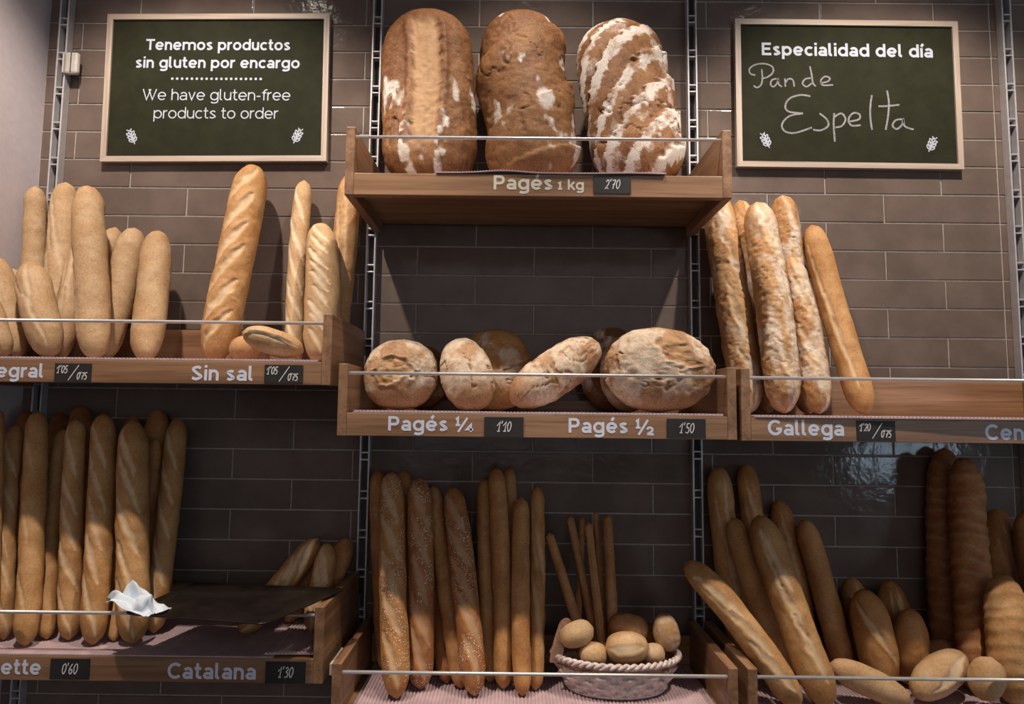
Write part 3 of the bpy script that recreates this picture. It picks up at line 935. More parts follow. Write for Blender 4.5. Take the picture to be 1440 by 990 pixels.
BREADS = [
    ('wholemeal_baguette', 'wholemeal', 'plain', [[-0.9552,-0.0549,2.0493],[-0.9325,-0.0719,1.8321],[-0.8845,-0.1202,1.6012]], 0.0252, 'baguette', 'wholemeal baguettes on the upper left shelf', 'dark slim wholemeal baguette leaning by the white side wall, leftmost tall one'),
    ('wholemeal_baguette', 'wholemeal', 'crease', [[-0.8754,-0.06,2.0575],[-0.8296,-0.1311,1.7865],[-0.7989,-0.1836,1.6015]], 0.0304, 'baguette', 'wholemeal baguettes on the upper left shelf', 'tall wholemeal baguette leaning across the left upright, tallest tip of its shelf'),
    ('wholemeal_baguette', 'wholemeal', 'sidecrease', [[-0.7623,-0.15,2.0187],[-0.6921,-0.22,1.771],[-0.6436,-0.27,1.602]], 0.0343, 'baguette', 'wholemeal baguettes on the upper left shelf', 'tall pale wholemeal baguette in front with pointed tip, nearest below the left green board'),
    ('wholemeal_baguette', 'wholemeal', 'crease', [[-0.8481,-0.2,1.8173],[-0.7738,-0.2615,1.7001],[-0.7247,-0.287,1.6031]], 0.0356, 'baguette', 'wholemeal baguettes on the upper left shelf', 'short blunt wholemeal baguette in front, leaning left before the dark slim one'),
    ('wholemeal_baguette', 'wholemeal', 'crease', [[-0.7816,-0.1201,1.896],[-0.7626,-0.1888,1.7109],[-0.7559,-0.2232,1.6013]], 0.0277, 'baguette', 'wholemeal baguettes on the upper left shelf', 'wholemeal baguette tilted right, tucked between the short blunt one and the tall pale one'),
    ('wholemeal_baguette', 'wholemeal', 'plain', [[-0.7444,-0.0584,1.9448],[-0.7646,-0.093,1.7683],[-0.7884,-0.1208,1.6009]], 0.0275, 'baguette', 'wholemeal baguettes on the upper left shelf', 'wholemeal baguette half hidden behind the tall pale one, only tip and foot showing'),
    ('wholemeal_baguette', 'wholemeal', 'plain', [[-0.6886,-0.0718,1.9398],[-0.6847,-0.1307,1.7541],[-0.6822,-0.19,1.602]], 0.0344, 'baguette', 'wholemeal baguettes on the upper left shelf', 'wholemeal baguette tilted right, its foot behind the tall pale one'),
    ('wholemeal_baguette', 'wholemeal', 'plain', [[-0.6203,-0.09,1.9284],[-0.5936,-0.15,1.7518],[-0.5647,-0.22,1.6029]], 0.0356, 'baguette', 'wholemeal baguettes on the upper left shelf', 'plump upright wholemeal baguette standing apart, rightmost of the wholemeal ones'),
    ('wholemeal_baguette', 'wholemeal', 'crease', [[-0.9384,-0.1855,1.8377],[-0.8858,-0.2116,1.7063],[-0.8318,-0.2396,1.6031]], 0.0318, 'baguette', 'wholemeal baguettes on the upper left shelf', 'wholemeal baguette with a brown crease leaning in from the left picture edge'),
    ('wholemeal_baguette', 'wholemeal', 'plain', [[-0.9048,-0.2558,1.7433],[-0.8507,-0.2858,1.6654],[-0.8195,-0.2887,1.602]], 0.0258, 'baguette', 'wholemeal baguettes on the upper left shelf', 'wholemeal baguette in the lower left corner of its shelf, cut by the picture edge'),
    ('wholemeal_baguette', 'wholemeal', 'plain', [[-0.9467,-0.1248,1.8242],[-0.9108,-0.1484,1.7153],[-0.8738,-0.1738,1.6017]], 0.0265, 'baguette', 'wholemeal baguettes on the upper left shelf', 'wholemeal baguette barely seen behind the short blunt one near the picture edge'),
    ('unsalted_baguette', 'golden', 'bigslash', [[-0.405,-0.06,2.106],[-0.4124,-0.13,1.8508],[-0.4256,-0.19,1.6013]], 0.0422, 'baguette', 'unsalted breads on the upper left shelf', 'big scored loaf leaning alone below the left green board'),
    ('unsalted_baguette', 'white', 'slash', [[-0.2851,-0.04,2.0758],[-0.2788,-0.09,1.8174],[-0.2593,-0.14,1.601]], 0.0224, 'baguette', 'unsalted breads on the upper left shelf', 'slim scored baguette standing behind the lying unsalted roll'),
    ('unsalted_baguette', 'white', 'manyslash', [[-0.2201,-0.112,1.9439],[-0.1892,-0.1693,1.7693],[-0.1773,-0.24,1.6026]], 0.0400, 'baguette', 'unsalted breads on the upper left shelf', 'thick pale baguette with many diagonal scores beside the shelf side panel'),
    ('unsalted_baguette', 'gallega', 'crease', [[-0.1646,-0.0483,2.0906],[-0.1741,-0.0704,1.8402],[-0.176,-0.13,1.6012]], 0.0312, 'baguette', 'unsalted breads on the upper left shelf', 'speckled baguette partly hidden under the highest shelf, behind the many-scored one'),
    ('bread_roll', 'golden', 'roll', [[-0.3416,-0.25,1.6271],[-0.3587,-0.16,1.6336]], 0.0301, 'roll', 'unsalted breads on the upper left shelf', 'small round roll end beside the foot of the big scored loaf'),
    ('bread_roll', 'white', 'rollcrease', [[-0.3163,-0.305,1.6581],[-0.1918,-0.29,1.6205]], 0.0276, 'roll', 'unsalted breads on the upper left shelf', 'creased roll lying on its side at the feet of the slim scored baguette'),
    ('rustic_baguette', 'gallega', 'rustic', [[0.748,-0.0622,2.0491],[0.7656,-0.1408,1.7171],[0.7737,-0.2,1.5013]], 0.0384, 'baguette', 'floury rustic baguettes on the upper right shelf', 'leftmost rustic baguette, its top hidden under the highest shelf'),
    ('rustic_baguette', 'gallega', 'rustic', [[0.816,-0.038,2.0357],[0.8314,-0.0889,1.7594],[0.841,-0.13,1.5007]], 0.0327, 'baguette', 'floury rustic baguettes on the upper right shelf', 'rustic baguette showing only its tip, behind the thickest floury one'),
    ('rustic_baguette', 'gallega', 'rusticflour', [[0.8264,-0.1268,2.0022],[0.8309,-0.2113,1.7081],[0.8268,-0.26,1.5011]], 0.0391, 'baguette', 'floury rustic baguettes on the upper right shelf', 'thickest floury rustic baguette in front, white streak down its side'),
    ('rustic_baguette', 'gallega', 'rustic', [[0.9193,-0.0495,2.0459],[0.9194,-0.0958,1.7592],[0.9278,-0.15,1.5009]], 0.0358, 'baguette', 'floury rustic baguettes on the upper right shelf', 'tallest rustic baguette, behind the short dusted one'),
    ('rustic_baguette', 'gallega', 'rusticflour', [[0.8952,-0.1409,1.8667],[0.9064,-0.1957,1.6789],[0.9008,-0.26,1.5016]], 0.0327, 'baguette', 'floury rustic baguettes on the upper right shelf', 'short dusted rustic baguette in front of the tallest one'),
    ('rustic_baguette', 'golden', 'sidecrease', [[0.9854,-0.06,1.9671],[1.008,-0.12,1.7394],[1.0213,-0.22,1.5019]], 0.0317, 'baguette', 'floury rustic baguettes on the upper right shelf', 'smooth rustic baguette leaning left on its own, rightmost on its shelf'),
    ('baguette', 'golden', 'slash', [[-0.9081,-0.1901,1.4956],[-0.8464,-0.2568,1.2466],[-0.7973,-0.3081,1.02]], 0.0181, 'baguette', 'plain baguettes on the lower left shelf', 'plain baguette cut off by the left picture edge on the lower left shelf'),
    ('baguette', 'golden', 'slash', [[-0.9014,-0.13,1.4532],[-0.8561,-0.1989,1.2982],[-0.7926,-0.2709,1.0201]], 0.0179, 'baguette', 'plain baguettes on the lower left shelf', 'curved slim plain baguette nearest the left picture edge, wholly in view'),
    ('baguette', 'golden', 'plainslash', [[-0.8418,-0.15,1.4884],[-0.7806,-0.2265,1.2422],[-0.7217,-0.3061,1.0207]], 0.0237, 'baguette', 'plain baguettes on the lower left shelf', "smooth unscored plain baguette in front, standing over the price 0'60 side of its shelf"),
    ('baguette', 'golden', 'plain', [[-0.8134,-0.1,1.4468],[-0.7695,-0.1822,1.2195],[-0.7081,-0.264,1.0206]], 0.0181, 'baguette', 'plain baguettes on the lower left shelf', 'slim plain baguette squeezed right of the smooth unscored one'),
    ('baguette', 'golden', 'slash', [[-0.7571,-0.14,1.4713],[-0.7106,-0.2043,1.2393],[-0.6604,-0.2671,1.0203]], 0.0225, 'baguette', 'plain baguettes on the lower left shelf', 'plain baguette with long pale scores, left neighbour of the thick one above the white paper'),
    ('baguette', 'golden', 'slash', [[-0.6954,-0.14,1.4834],[-0.644,-0.2132,1.2567],[-0.5939,-0.2936,1.0206]], 0.0270, 'baguette', 'plain baguettes on the lower left shelf', 'thick scored plain baguette whose foot shows left below the white paper'),
    ('baguette', 'golden', 'slash', [[-0.6157,-0.16,1.4682],[-0.5669,-0.2225,1.2439],[-0.5167,-0.285,1.0205]], 0.0322, 'baguette', 'plain baguettes on the lower left shelf', 'thickest scored plain baguette, white crumpled paper and tray corner before its foot'),
    ('baguette', 'golden', 'slash', [[-0.5686,-0.05,1.474],[-0.542,-0.12,1.2916],[-0.5108,-0.22,1.0205]], 0.0245, 'baguette', 'plain baguettes on the lower left shelf', 'plain baguette leaning right, rightmost of the bundle on the lower left shelf'),
    ('baguette', 'amber', 'plain', [[-0.6003,-0.09,1.427],[-0.5856,-0.1052,1.2241],[-0.5562,-0.15,1.0198]], 0.0164, 'baguette', 'plain baguettes on the lower left shelf', 'narrow dark brown baguette between the thickest scored one and the rightmost leaning one'),
    ('baguette', 'amber', 'plain', [[-0.6282,-0.035,1.4959],[-0.6032,-0.0557,1.2492],[-0.5711,-0.098,1.02]], 0.0289, 'baguette', 'plain baguettes on the lower left shelf', 'dark baguette tip at the back, between the thickest scored and the rightmost leaning ones'),
    ('baguette', 'toasted', 'plain', [[-0.8114,-0.0461,1.5026],[-0.7662,-0.0661,1.2489],[-0.7179,-0.0976,1.0201]], 0.0322, 'baguette', 'plain baguettes on the lower left shelf', 'dark baguette tip at the back, behind the gap left of the thick scored one'),
    ('baguette', 'toasted', 'plain', [[-0.869,-0.0339,1.4829],[-0.8369,-0.0519,1.246],[-0.787,-0.0978,1.0202]], 0.0273, 'baguette', 'plain baguettes on the lower left shelf', 'dark baguette tip at the back, just right of the smooth unscored one'),
    ('baguette', 'toasted', 'plain', [[-0.9368,-0.0551,1.4891],[-0.8697,-0.0981,1.2524],[-0.7979,-0.1529,1.0208]], 0.0266, 'baguette', 'plain baguettes on the lower left shelf', 'dark baguette tip at the back, just left of the smooth unscored one'),
    ('baguette', 'toasted', 'plain', [[-0.6851,-0.0416,1.4797],[-0.6782,-0.0533,1.248],[-0.6536,-0.0948,1.0198]], 0.0255, 'baguette', 'plain baguettes on the lower left shelf', 'dark baguette tip at the back, peeping over the thickest scored one'),
    ('baguette', 'golden', 'plain', [[-0.6944,-0.0752,1.3849],[-0.6298,-0.1682,1.172],[-0.5657,-0.2708,1.0212]], 0.0134, 'baguette', 'plain baguettes on the lower left shelf', 'thin baguette foot glimpsed between the two thick scored ones'),
    ('catalan_loaf', 'golden', 'slash', [[-0.2045,-0.085,1.197],[-0.2762,-0.145,1.0929],[-0.326,-0.22,1.0252]], 0.0279, 'baguette', 'loaves leaning behind the dark tray', 'scored loaf leaning right, leftmost behind the dark tray'),
    ('catalan_loaf', 'golden', 'slash', [[-0.173,-0.12,1.1942],[-0.1748,-0.155,1.1121],[-0.1833,-0.2,1.021]], 0.0246, 'baguette', 'loaves leaning behind the dark tray', 'scored loaf standing nearly upright behind the right end of the dark tray'),
    ('catalan_loaf', 'amber', 'plain', [[-0.1443,-0.05,1.1929],[-0.1664,-0.0913,1.1125],[-0.1976,-0.1313,1.0212]], 0.0273, 'baguette', 'loaves leaning behind the dark tray', 'loaf leaning far right against the upright behind the dark tray'),
    ('catalan_loaf', 'amber', 'plain', [[-0.2072,-0.045,1.1427],[-0.2294,-0.0875,1.0786],[-0.2559,-0.1398,1.0224]], 0.0248, 'baguette', 'loaves leaning behind the dark tray', 'brown loaf between the leaning scored one and the upright one, behind the dark tray'),
    ('seeded_baguette', 'amber', 'seedslash', [[-0.0335,-0.1,1.354],[-0.0113,-0.1849,1.1518],[0.0193,-0.2721,0.9138]], 0.0296, 'baguette', 'baguettes on the bottom middle shelf', 'tall seeded baguette, leftmost front one on the bottom middle shelf'),
    ('baguette', 'amber', 'plain', [[-0.0771,-0.05,1.3541],[-0.057,-0.0782,1.1433],[-0.0323,-0.1223,0.9129]], 0.0225, 'baguette', 'baguettes on the bottom middle shelf', 'dark baguette tip behind the leftmost seeded one, beside the upright'),
    ('baguette', 'amber', 'plain', [[-0.0132,-0.05,1.3531],[-0.0046,-0.0818,1.1447],[0.0104,-0.1377,0.913]], 0.0216, 'baguette', 'baguettes on the bottom middle shelf', 'dark baguette tip peeping right of the leftmost seeded one'),
    ('seeded_baguette', 'toasted', 'seedslash', [[0.0322,-0.1144,1.3429],[0.049,-0.1686,1.1488],[0.0602,-0.2217,0.9129]], 0.0292, 'baguette', 'baguettes on the bottom middle shelf', 'toasted seeded baguette, second in front from the left upright'),
    ('baguette', 'amber', 'plain', [[0.0611,-0.0751,1.321],[0.1012,-0.1466,1.1132],[0.1467,-0.2148,0.9134]], 0.0208, 'baguette', 'baguettes on the bottom middle shelf', 'slim brown baguette leaning between the two toasted seeded ones'),
    ('baguette', 'toasted', 'plain', [[0.0485,-0.05,1.2893],[0.0752,-0.0989,1.101],[0.1128,-0.1921,0.914]], 0.0196, 'baguette', 'baguettes on the bottom middle shelf', 'slim dark baguette mostly hidden behind the leaning brown one'),
    ('seeded_baguette', 'toasted', 'seedslash', [[0.1091,-0.1,1.3226],[0.1445,-0.1748,1.136],[0.1776,-0.2539,0.9136]], 0.0274, 'baguette', 'baguettes on the bottom middle shelf', 'darkest seeded baguette, leaning left with white grains near its tip'),
    ('baguette', 'amber', 'plain', [[0.1843,-0.0702,1.3386],[0.1927,-0.1268,1.1409],[0.2074,-0.1815,0.9129]], 0.0211, 'baguette', 'baguettes on the bottom middle shelf', 'slim smooth baguette, leftmost of the smooth bundle beside the seeded ones'),
    ('baguette', 'amber', 'plain', [[0.2102,-0.099,1.3681],[0.2272,-0.1545,1.1476],[0.2357,-0.2158,0.9129]], 0.0215, 'baguette', 'baguettes on the bottom middle shelf', 'tall smooth baguette in front in the middle of the smooth bundle'),
    ('baguette', 'amber', 'plain', [[0.2416,-0.05,1.3661],[0.2495,-0.1,1.1354],[0.2568,-0.18,0.9132]], 0.0180, 'baguette', 'baguettes on the bottom middle shelf', 'thin smooth baguette behind the tall smooth one'),
    ('baguette', 'amber', 'plain', [[0.2709,-0.11,1.301],[0.2704,-0.1854,1.0944],[0.2759,-0.2496,0.9132]], 0.0203, 'baguette', 'baguettes on the bottom middle shelf', 'shorter smooth baguette in front, its foot under the rail left of the basket'),
    ('baguette', 'amber', 'crease', [[0.3081,-0.08,1.3242],[0.3088,-0.1498,1.1163],[0.3034,-0.2196,0.9131]], 0.0175, 'baguette', 'baguettes on the bottom middle shelf', 'creased slim baguette, nearest to the wicker basket'),
    ('baguette', 'golden', 'longcrack', [[0.6332,-0.18,1.1702],[0.7181,-0.25,1.0793],[0.8261,-0.3,0.9165]], 0.0298, 'baguette', 'breads on the bottom right shelf', 'baguette sprawling far left over the shelf side panels near the basket'),
    ('baguette', 'golden', 'crease', [[0.7529,-0.0389,1.3708],[0.7584,-0.0617,1.1985],[0.7903,-0.1,0.913]], 0.0312, 'baguette', 'breads on the bottom right shelf', 'tall baguette beside the upright, leftmost tip at the back of the bottom right shelf'),
    ('baguette', 'amber', 'crease', [[0.8202,-0.035,1.3781],[0.834,-0.0565,1.1651],[0.8556,-0.0907,0.9129]], 0.0279, 'baguette', 'breads on the bottom right shelf', 'dark tall baguette at the back, right of the one beside the upright'),
    ('baguette', 'golden', 'plain', [[0.7632,-0.1074,1.2589],[0.7953,-0.1519,1.1068],[0.848,-0.19,0.9138]], 0.0279, 'baguette', 'breads on the bottom right shelf', 'baguette leaning left behind the thick cracked one'),
    ('baguette', 'golden', 'longcrack', [[0.8058,-0.15,1.2707],[0.8358,-0.2319,1.106],[0.8836,-0.2946,0.9143]], 0.0363, 'baguette', 'breads on the bottom right shelf', 'thick cracked baguette in front, sunlit middle, leaning left'),
    ('baguette', 'amber', 'crease', [[0.894,-0.0364,1.2918],[0.9201,-0.051,1.1318],[0.9332,-0.1,0.9134]], 0.0287, 'baguette', 'breads on the bottom right shelf', 'baguette with rounded tip behind the thick cracked one at right'),
    ('baguette', 'amber', 'plain', [[0.9349,-0.0834,1.2538],[0.9687,-0.0992,1.1112],[1.0029,-0.13,0.913]], 0.0270, 'baguette', 'breads on the bottom right shelf', 'slim smooth baguette leaning left alone with tiny dark tip'),
    ('short_loaf', 'amber', 'crease', [[1.0541,-0.06,1.1172],[1.0611,-0.0765,1.0257],[1.0687,-0.0955,0.913]], 0.0299, 'short loaf', 'breads on the bottom right shelf', 'short loaf behind the two-scored loaf'),
    ('short_loaf', 'amber', 'twoslash', [[1.0396,-0.14,1.1096],[1.0453,-0.1716,1.0236],[1.053,-0.2009,0.9138]], 0.0390, 'short loaf', 'breads on the bottom right shelf', 'short loaf with two long scores, right of the slim smooth baguette'),
    ('short_loaf', 'amber', 'crease', [[1.1475,-0.055,1.1088],[1.1411,-0.0847,1.029],[1.1483,-0.0871,0.9126]], 0.0357, 'short loaf', 'breads on the bottom right shelf', 'short loaf tip at the back between the two front short loaves'),
    ('short_loaf', 'amber', 'faintcrease', [[1.1381,-0.1548,1.073],[1.1283,-0.1658,0.9924],[1.1203,-0.1712,0.9127]], 0.0384, 'short loaf', 'breads on the bottom right shelf', 'upright short loaf with faint crease behind the split roll'),
    ('bread_roll', 'amber', 'roll', [[1.162,-0.1332,0.9587],[1.2465,-0.1394,0.9818]], 0.0271, 'roll', 'breads on the bottom right shelf', 'dark roll barely seen behind the split roll'),
    ('bread_roll', 'white', 'split', [[1.0688,-0.2782,0.9379],[1.2105,-0.2159,0.9928]], 0.0384, 'roll', 'breads on the bottom right shelf', 'large split roll lying tilted behind the front rail'),
    ('bread_roll', 'white', 'rollplain', [[0.9087,-0.2548,0.9859],[1.0528,-0.2926,0.9284]], 0.0289, 'roll', 'breads on the bottom right shelf', 'long pale roll lying low in front, right of the thick cracked baguette'),
    ('bread_roll', 'white', 'rollplain', [[1.2183,-0.2919,1.0167],[1.1921,-0.297,0.9346]], 0.0321, 'roll', 'breads on the bottom right shelf', 'smooth oval roll right of the split roll'),
    ('ribbed_baguette', 'toasted', 'ribbed', [[1.304,-0.0409,1.4216],[1.2849,-0.0471,1.2017],[1.2519,-0.1041,0.9132]], 0.0355, 'baguette', 'breads on the bottom right shelf', 'tallest dark ribbed baguette standing against the wall at right'),
    ('ribbed_baguette', 'toasted', 'ribbed', [[1.2932,-0.1235,1.4031],[1.295,-0.1268,1.2167],[1.2355,-0.2178,0.9145]], 0.0374, 'baguette', 'breads on the bottom right shelf', 'dark ribbed baguette in front of the tallest one'),
    ('short_loaf', 'amber', 'crease', [[1.4156,-0.0484,1.2772],[1.4268,-0.0462,1.1032],[1.3787,-0.1273,0.9159]], 0.0351, 'short loaf', 'breads on the bottom right shelf', 'creased loaf at the back, right of the ribbed pair'),
    ('short_loaf', 'amber', 'plain', [[1.4405,-0.1084,1.2812],[1.4505,-0.1219,1.1223],[1.4124,-0.1833,0.9147]], 0.0353, 'short loaf', 'breads on the bottom right shelf', 'loaf at the back cut by the right picture edge'),
    ('short_loaf', 'golden', 'wrinkled', [[1.31,-0.2071,1.1583],[1.2821,-0.2543,1.0526],[1.2795,-0.2712,0.9127]], 0.0401, 'short loaf', 'breads on the bottom right shelf', 'pale wrinkled upright loaf in front at right, right of the oval roll'),
    ('short_loaf', 'golden', 'wrinkled', [[1.4198,-0.1762,1.1568],[1.3949,-0.211,1.0402],[1.3747,-0.2422,0.9134]], 0.0380, 'short loaf', 'breads on the bottom right shelf', 'wrinkled loaf in front cut by the right picture edge'),
]


# ------------------------------------------------------------------ bread builder
def curve(P, t):
    P = [np.array(p) for p in P]
    if len(P) == 2: return P[0] + (P[1] - P[0]) * t[:, None]
    c = 2 * P[1] - 0.5 * (P[0] + P[2])
    return ((1 - t) ** 2)[:, None] * P[0] + (2 * t * (1 - t))[:, None] * c + (t * t)[:, None] * P[2]


def bread(name, mat, P, r, style, seed=0, rf=None, end=None, endpow=2.1, front=(0, -1, 0), parent=None):
    """one loaf around a bent axis; u = 0 faces the shop. Returns the object."""
    rg = np.random.default_rng(seed)
    L0 = sum(np.linalg.norm(np.array(P[i + 1]) - np.array(P[i])) for i in range(len(P) - 1))
    nr = int(max(44, min(230, L0 / 0.0024)))
    nu = int(max(36, min(150, 2 * math.pi * r / 0.0036)))
    e0 = min((end or 2.1 * r), L0 * 0.5)
    # rings packed towards the ends
    q = np.linspace(0, 1, nr)
    ec = min(0.4, e0 / L0)
    wgt = 1.0 / (0.22 + np.minimum(1, np.minimum(q, 1 - q) / (ec * 0.6)))
    t = np.concatenate([[0], np.cumsum((wgt[1:] + wgt[:-1]) / 2)])
    t = 0.0006 + (t / t[-1]) * 0.9988
    # finer at ends: invert so that ends get more rings
    C = curve(P, t)
    s = np.concatenate([[0], np.cumsum(np.linalg.norm(np.diff(C, axis=0), axis=1))]) + 0.0006 * L0
    L = s[-1] + 0.0006 * L0
    T = np.gradient(C, axis=0)
    T /= np.linalg.norm(T, axis=1)[:, None]
    F0 = np.array(front, float)
    Fv = F0 - (T @ F0)[:, None] * T
    Fv /= np.linalg.norm(Fv, axis=1)[:, None]
    Sv = np.cross(Fv, T)
    d = np.minimum(s, L - s)
    prof = np.where(d < e0, (1 - (1 - np.clip(d / e0, 0, 1)) ** endpow) ** (1 / endpow), 1.0)
    x = 2 * s / L - 1
    fat = {'roll': 0.0, 'batard': 0.14}.get(style, 0.07)
    prof = prof * (1 - fat * x * x)
    u = np.linspace(-math.pi, math.pi, nu, endpoint=False)
    S_, U_ = np.meshgrid(s, u, indexing='ij')
    v = U_ * r
    kd0 = (rf / r) if rf else 1.0
    PR = prof[:, None] * np.ones_like(S_)
    SV = np.stack([S_, np.cos(U_) * r * PR * kd0, np.sin(U_) * r * PR], -1)
    low = fbm(SV + seed * 3.1, 1.3 / (r * 2.2), seed, 2)
    mid = fbm(SV + seed * 1.7, 1.0 / 0.013, seed + 50, 2)
    disp = r * (0.058 * low + 0.015 * mid)
    Rm = np.zeros_like(S_)
    Gm = np.zeros_like(S_)
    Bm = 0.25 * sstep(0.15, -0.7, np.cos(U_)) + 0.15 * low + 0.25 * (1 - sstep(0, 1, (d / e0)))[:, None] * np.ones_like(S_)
    Am = np.zeros_like(S_)
    prof2 = prof[:, None] * np.ones_like(S_)

    def slash(s0, v0, ang, hl, hw, depth=0.075, lip=0.055, score=1.0, wob=0.25):
        nonlocal disp, Rm
        a = math.radians(ang)
        wv = noise(SV + 31.7, 1 / 0.016, seed + int(s0 * 1000)) * hw * wob
        p = (S_ - s0) * math.cos(a) + (v - v0) * math.sin(a)
        qq = -(S_ - s0) * math.sin(a) + (v - v0) * math.cos(a) + wv
        env = np.sqrt(np.clip(1 - (p / hl) ** 2, 0, 1))
        w_ = hw * env + 1e-5
        ins = sstep(1.0, 0.45, np.abs(qq) / w_) * (env > 0.05)
        l1 = np.exp(-((qq / w_ + 1.05) / 0.45) ** 2) * env
        l2 = np.exp(-((qq / w_ - 1.05) / 0.45) ** 2) * env
        disp = disp + r * (-depth * ins + lip * l1 + lip * 0.45 * l2)
        Rm = np.maximum(Rm, ins * score * (0.75 + 0.25 * mid))

    def cracks(kf, wid, depth, amt=1.0, stretch=2.2, thr=0.0):
        nonlocal disp, Bm
        Q = SV * np.array([1 / stretch, 1, 1])
        n_ = np.abs(fbm(Q + 7.7, kf, seed + 90, 3))
        gate = sstep(thr, thr + 0.3, fbm(SV + 3.3, kf * 0.45, seed + 20, 2) + 0.15)
        c_ = sstep(wid, 0.0, n_) * gate
        disp = disp - r * depth * c_
        Bm = Bm + 0.6 * amt * c_
        return c_

    if style in ('slash', 'plainslash', 'seedslash', 'bigslash', 'manyslash', 'twoslash'):
        n, ang, hl, hw = {'slash': (5, 17, 0.070, 0.0075), 'plainslash': (3, 12, 0.05, 0.005), 'seedslash': (5, 20, 0.060, 0.0105),
                          'bigslash': (6, -30, 0.062, 0.0105), 'manyslash': (9, 33, 0.040, 0.0062), 'twoslash': (2, 24, 0.085, 0.0075)}[style]
        hl = min(hl, L * 0.34)
        for i in range(n):
            s0 = L * (0.07 + 0.86 * (i + 0.5) / n) + rg.normal(0, 0.004)
            v0 = rg.normal(0.0, 0.10) * r
            if style == 'twoslash': v0 = (-0.3 + 0.6 * i) * r; s0 = L * (0.42 + 0.2 * i)
            slash(s0, v0, ang + rg.normal(0, 3), hl * rg.uniform(0.85, 1.12), hw * rg.uniform(0.85, 1.2) * min(1.2, r / 0.028), score=0.55 if style == 'plainslash' else 0.95)
        if style == 'seedslash': Am = sstep(-0.15, 0.5, low + 0.35) * (1 - Rm * 0.75) + 0.15
        Bm = Bm - 0.10 * Rm
    if style in ('crease', 'faintcrease', 'sidecrease', 'rollcrease', 'split', 'longcrack'):
        n, v0, hw, sc = {'crease': (2, 0.12, 0.0062, 0.75), 'faintcrease': (1, 0.1, 0.0050, 0.4), 'sidecrease': (1, -0.75, 0.0065, 0.95), 'rollcrease': (2, 0.2, 0.0055, 0.75),
                         'split': (1, 0.25, 0.0120, 0.7), 'longcrack': (3, -0.05, 0.0105, 0.95)}[style]
        for i in range(n):
            slash(L * (0.5 if n == 1 else (0.16 + 0.68 * (i + 0.5) / n)) + rg.normal(0, 0.004), v0 * r + rg.normal(0, 0.12) * r, rg.normal(5, 3) if style != 'longcrack' else 10, L * (0.40 if n == 1 else 0.52 / n), hw, depth=0.055, lip=0.04, score=sc, wob=0.35)
        if style in ('crease', 'longcrack'):
            slash(L * 0.30, -0.45 * r, 7, L * 0.15, 0.0050, 0.06, 0.05, 0.6, 0.4)
    if style in ('rustic', 'rusticflour'):
        for i in range(4):
            slash(L * (0.14 + 0.24 * i) + rg.normal(0, 0.01), rg.normal(0.1, 0.25) * r, 13 + rg.normal(0, 4), 0.085, 0.0100, 0.06, 0.065, 0.8, 0.6)
        cracks(1 / 0.026, 0.10, 0.055, 0.8, 2.6)
        fl = fbm(SV * np.array([0.45, 1, 1]) + 9.1, 1 / 0.03, seed + 5, 3)
        Gm = sstep(-0.10, 0.70, fl + (0.18 if style == 'rusticflour' else 0.0)) * 0.60
        if style == 'rusticflour': Gm = np.maximum(Gm, sstep(0.55, 0.1, np.abs(v / r - 0.55 - 0.15 * low)) * 0.55)
        disp = disp + r * 0.035 * fbm(SV, 1 / 0.009, seed + 3, 2)
    if style in ('ribbed', 'wrinkled'):
        ph = S_ / (0.030 if style == 'ribbed' else 0.024) * 2 * math.pi + 1.2 * np.cos(U_ + 0.6) + 2.5 * low
        rib = np.sin(ph)
        amt = 1.0 if style == 'ribbed' else 0.6
        disp = disp + r * 0.028 * amt * rib
        Rm = sstep(0.35, 1.0, rib) * 0.38 * amt * sstep(-0.5, 0.5, mid + 0.2)
        if style == 'ribbed': Bm = Bm + 0.2 * sstep(-0.2, -1, rib)
    if style == 'roll': Gm = 0.25 * sstep(0.0, 0.6, low)
    if style in ('plain', 'rollplain'): Gm = 0.22 * sstep(0.0, 0.7, low)
    if style == 'floury': Gm = 0.45 + 0.5 * low
    if style == 'wrapped': Gm = 0.2 + 0.4 * np.abs(mid)
    if style == 'tornroll':
        slash(L * 0.30, 0, 90, r * 0.9, 0.010, 0.10, 0.12, 0.55, 0.8)
        Rm = np.maximum(Rm, 0.6 * sstep(L * 0.3, L * 0.45, S_))
    if style == 'stickgroove':
        for k_ in (-0.5, 0.0, 0.5): slash(L * 0.5, k_ * r, 0, L * 0.42, 0.0014, 0.18, 0.05, 0.5, 0.3)
    # --- big farmhouse loaves
    if style == 'loaf_split':
        v1 = -0.02 * L + 0.02 * np.sin(S_ * 9)
        inside = sstep(0.036, 0.030, np.abs(v - v1 + 0.004 * mid)) * sstep(0.13 * L, 0.20 * L, S_) * sstep(0.90 * L, 0.72 * L, S_)
        Rm = np.maximum(Rm, inside * (0.75 + 0.3 * mid))
        disp = disp - r * 0.10 * inside
        Bm = Bm + 0.40 * (1 - inside) - 0.3 * inside
        Bm = Bm + 0.5 * sstep(0.006, 0.0, np.abs(v - v1 - 0.002 + 0.004 * mid)) * inside
        disp = disp + r * 0.08 * np.exp(-((np.abs(v - v1) - 0.041) / 0.010) ** 2) * sstep(0.1 * L, 0.2 * L, S_) * sstep(0.9 * L, 0.7 * L, S_)
        cracks(1 / 0.075, 0.07, 0.07, 0.6, 3.0, 0.1)
        fl = fbm(SV * np.array([0.5, 1.2, 1.2]) + 4.4, 1 / 0.05, seed + 5, 4)
        Gm = sstep(0.15, 0.75, fl + 0.35 * sstep(0.05, 0.09, np.abs(v - v1)) - 0.42) * 0.8 * sstep(0.2 * L, 0.45 * L, S_)
        wedge = sstep(0.022, 0.010, np.abs(np.abs(v - v1) - 0.048)) * sstep(0.5 * L, 0.85 * L, S_)
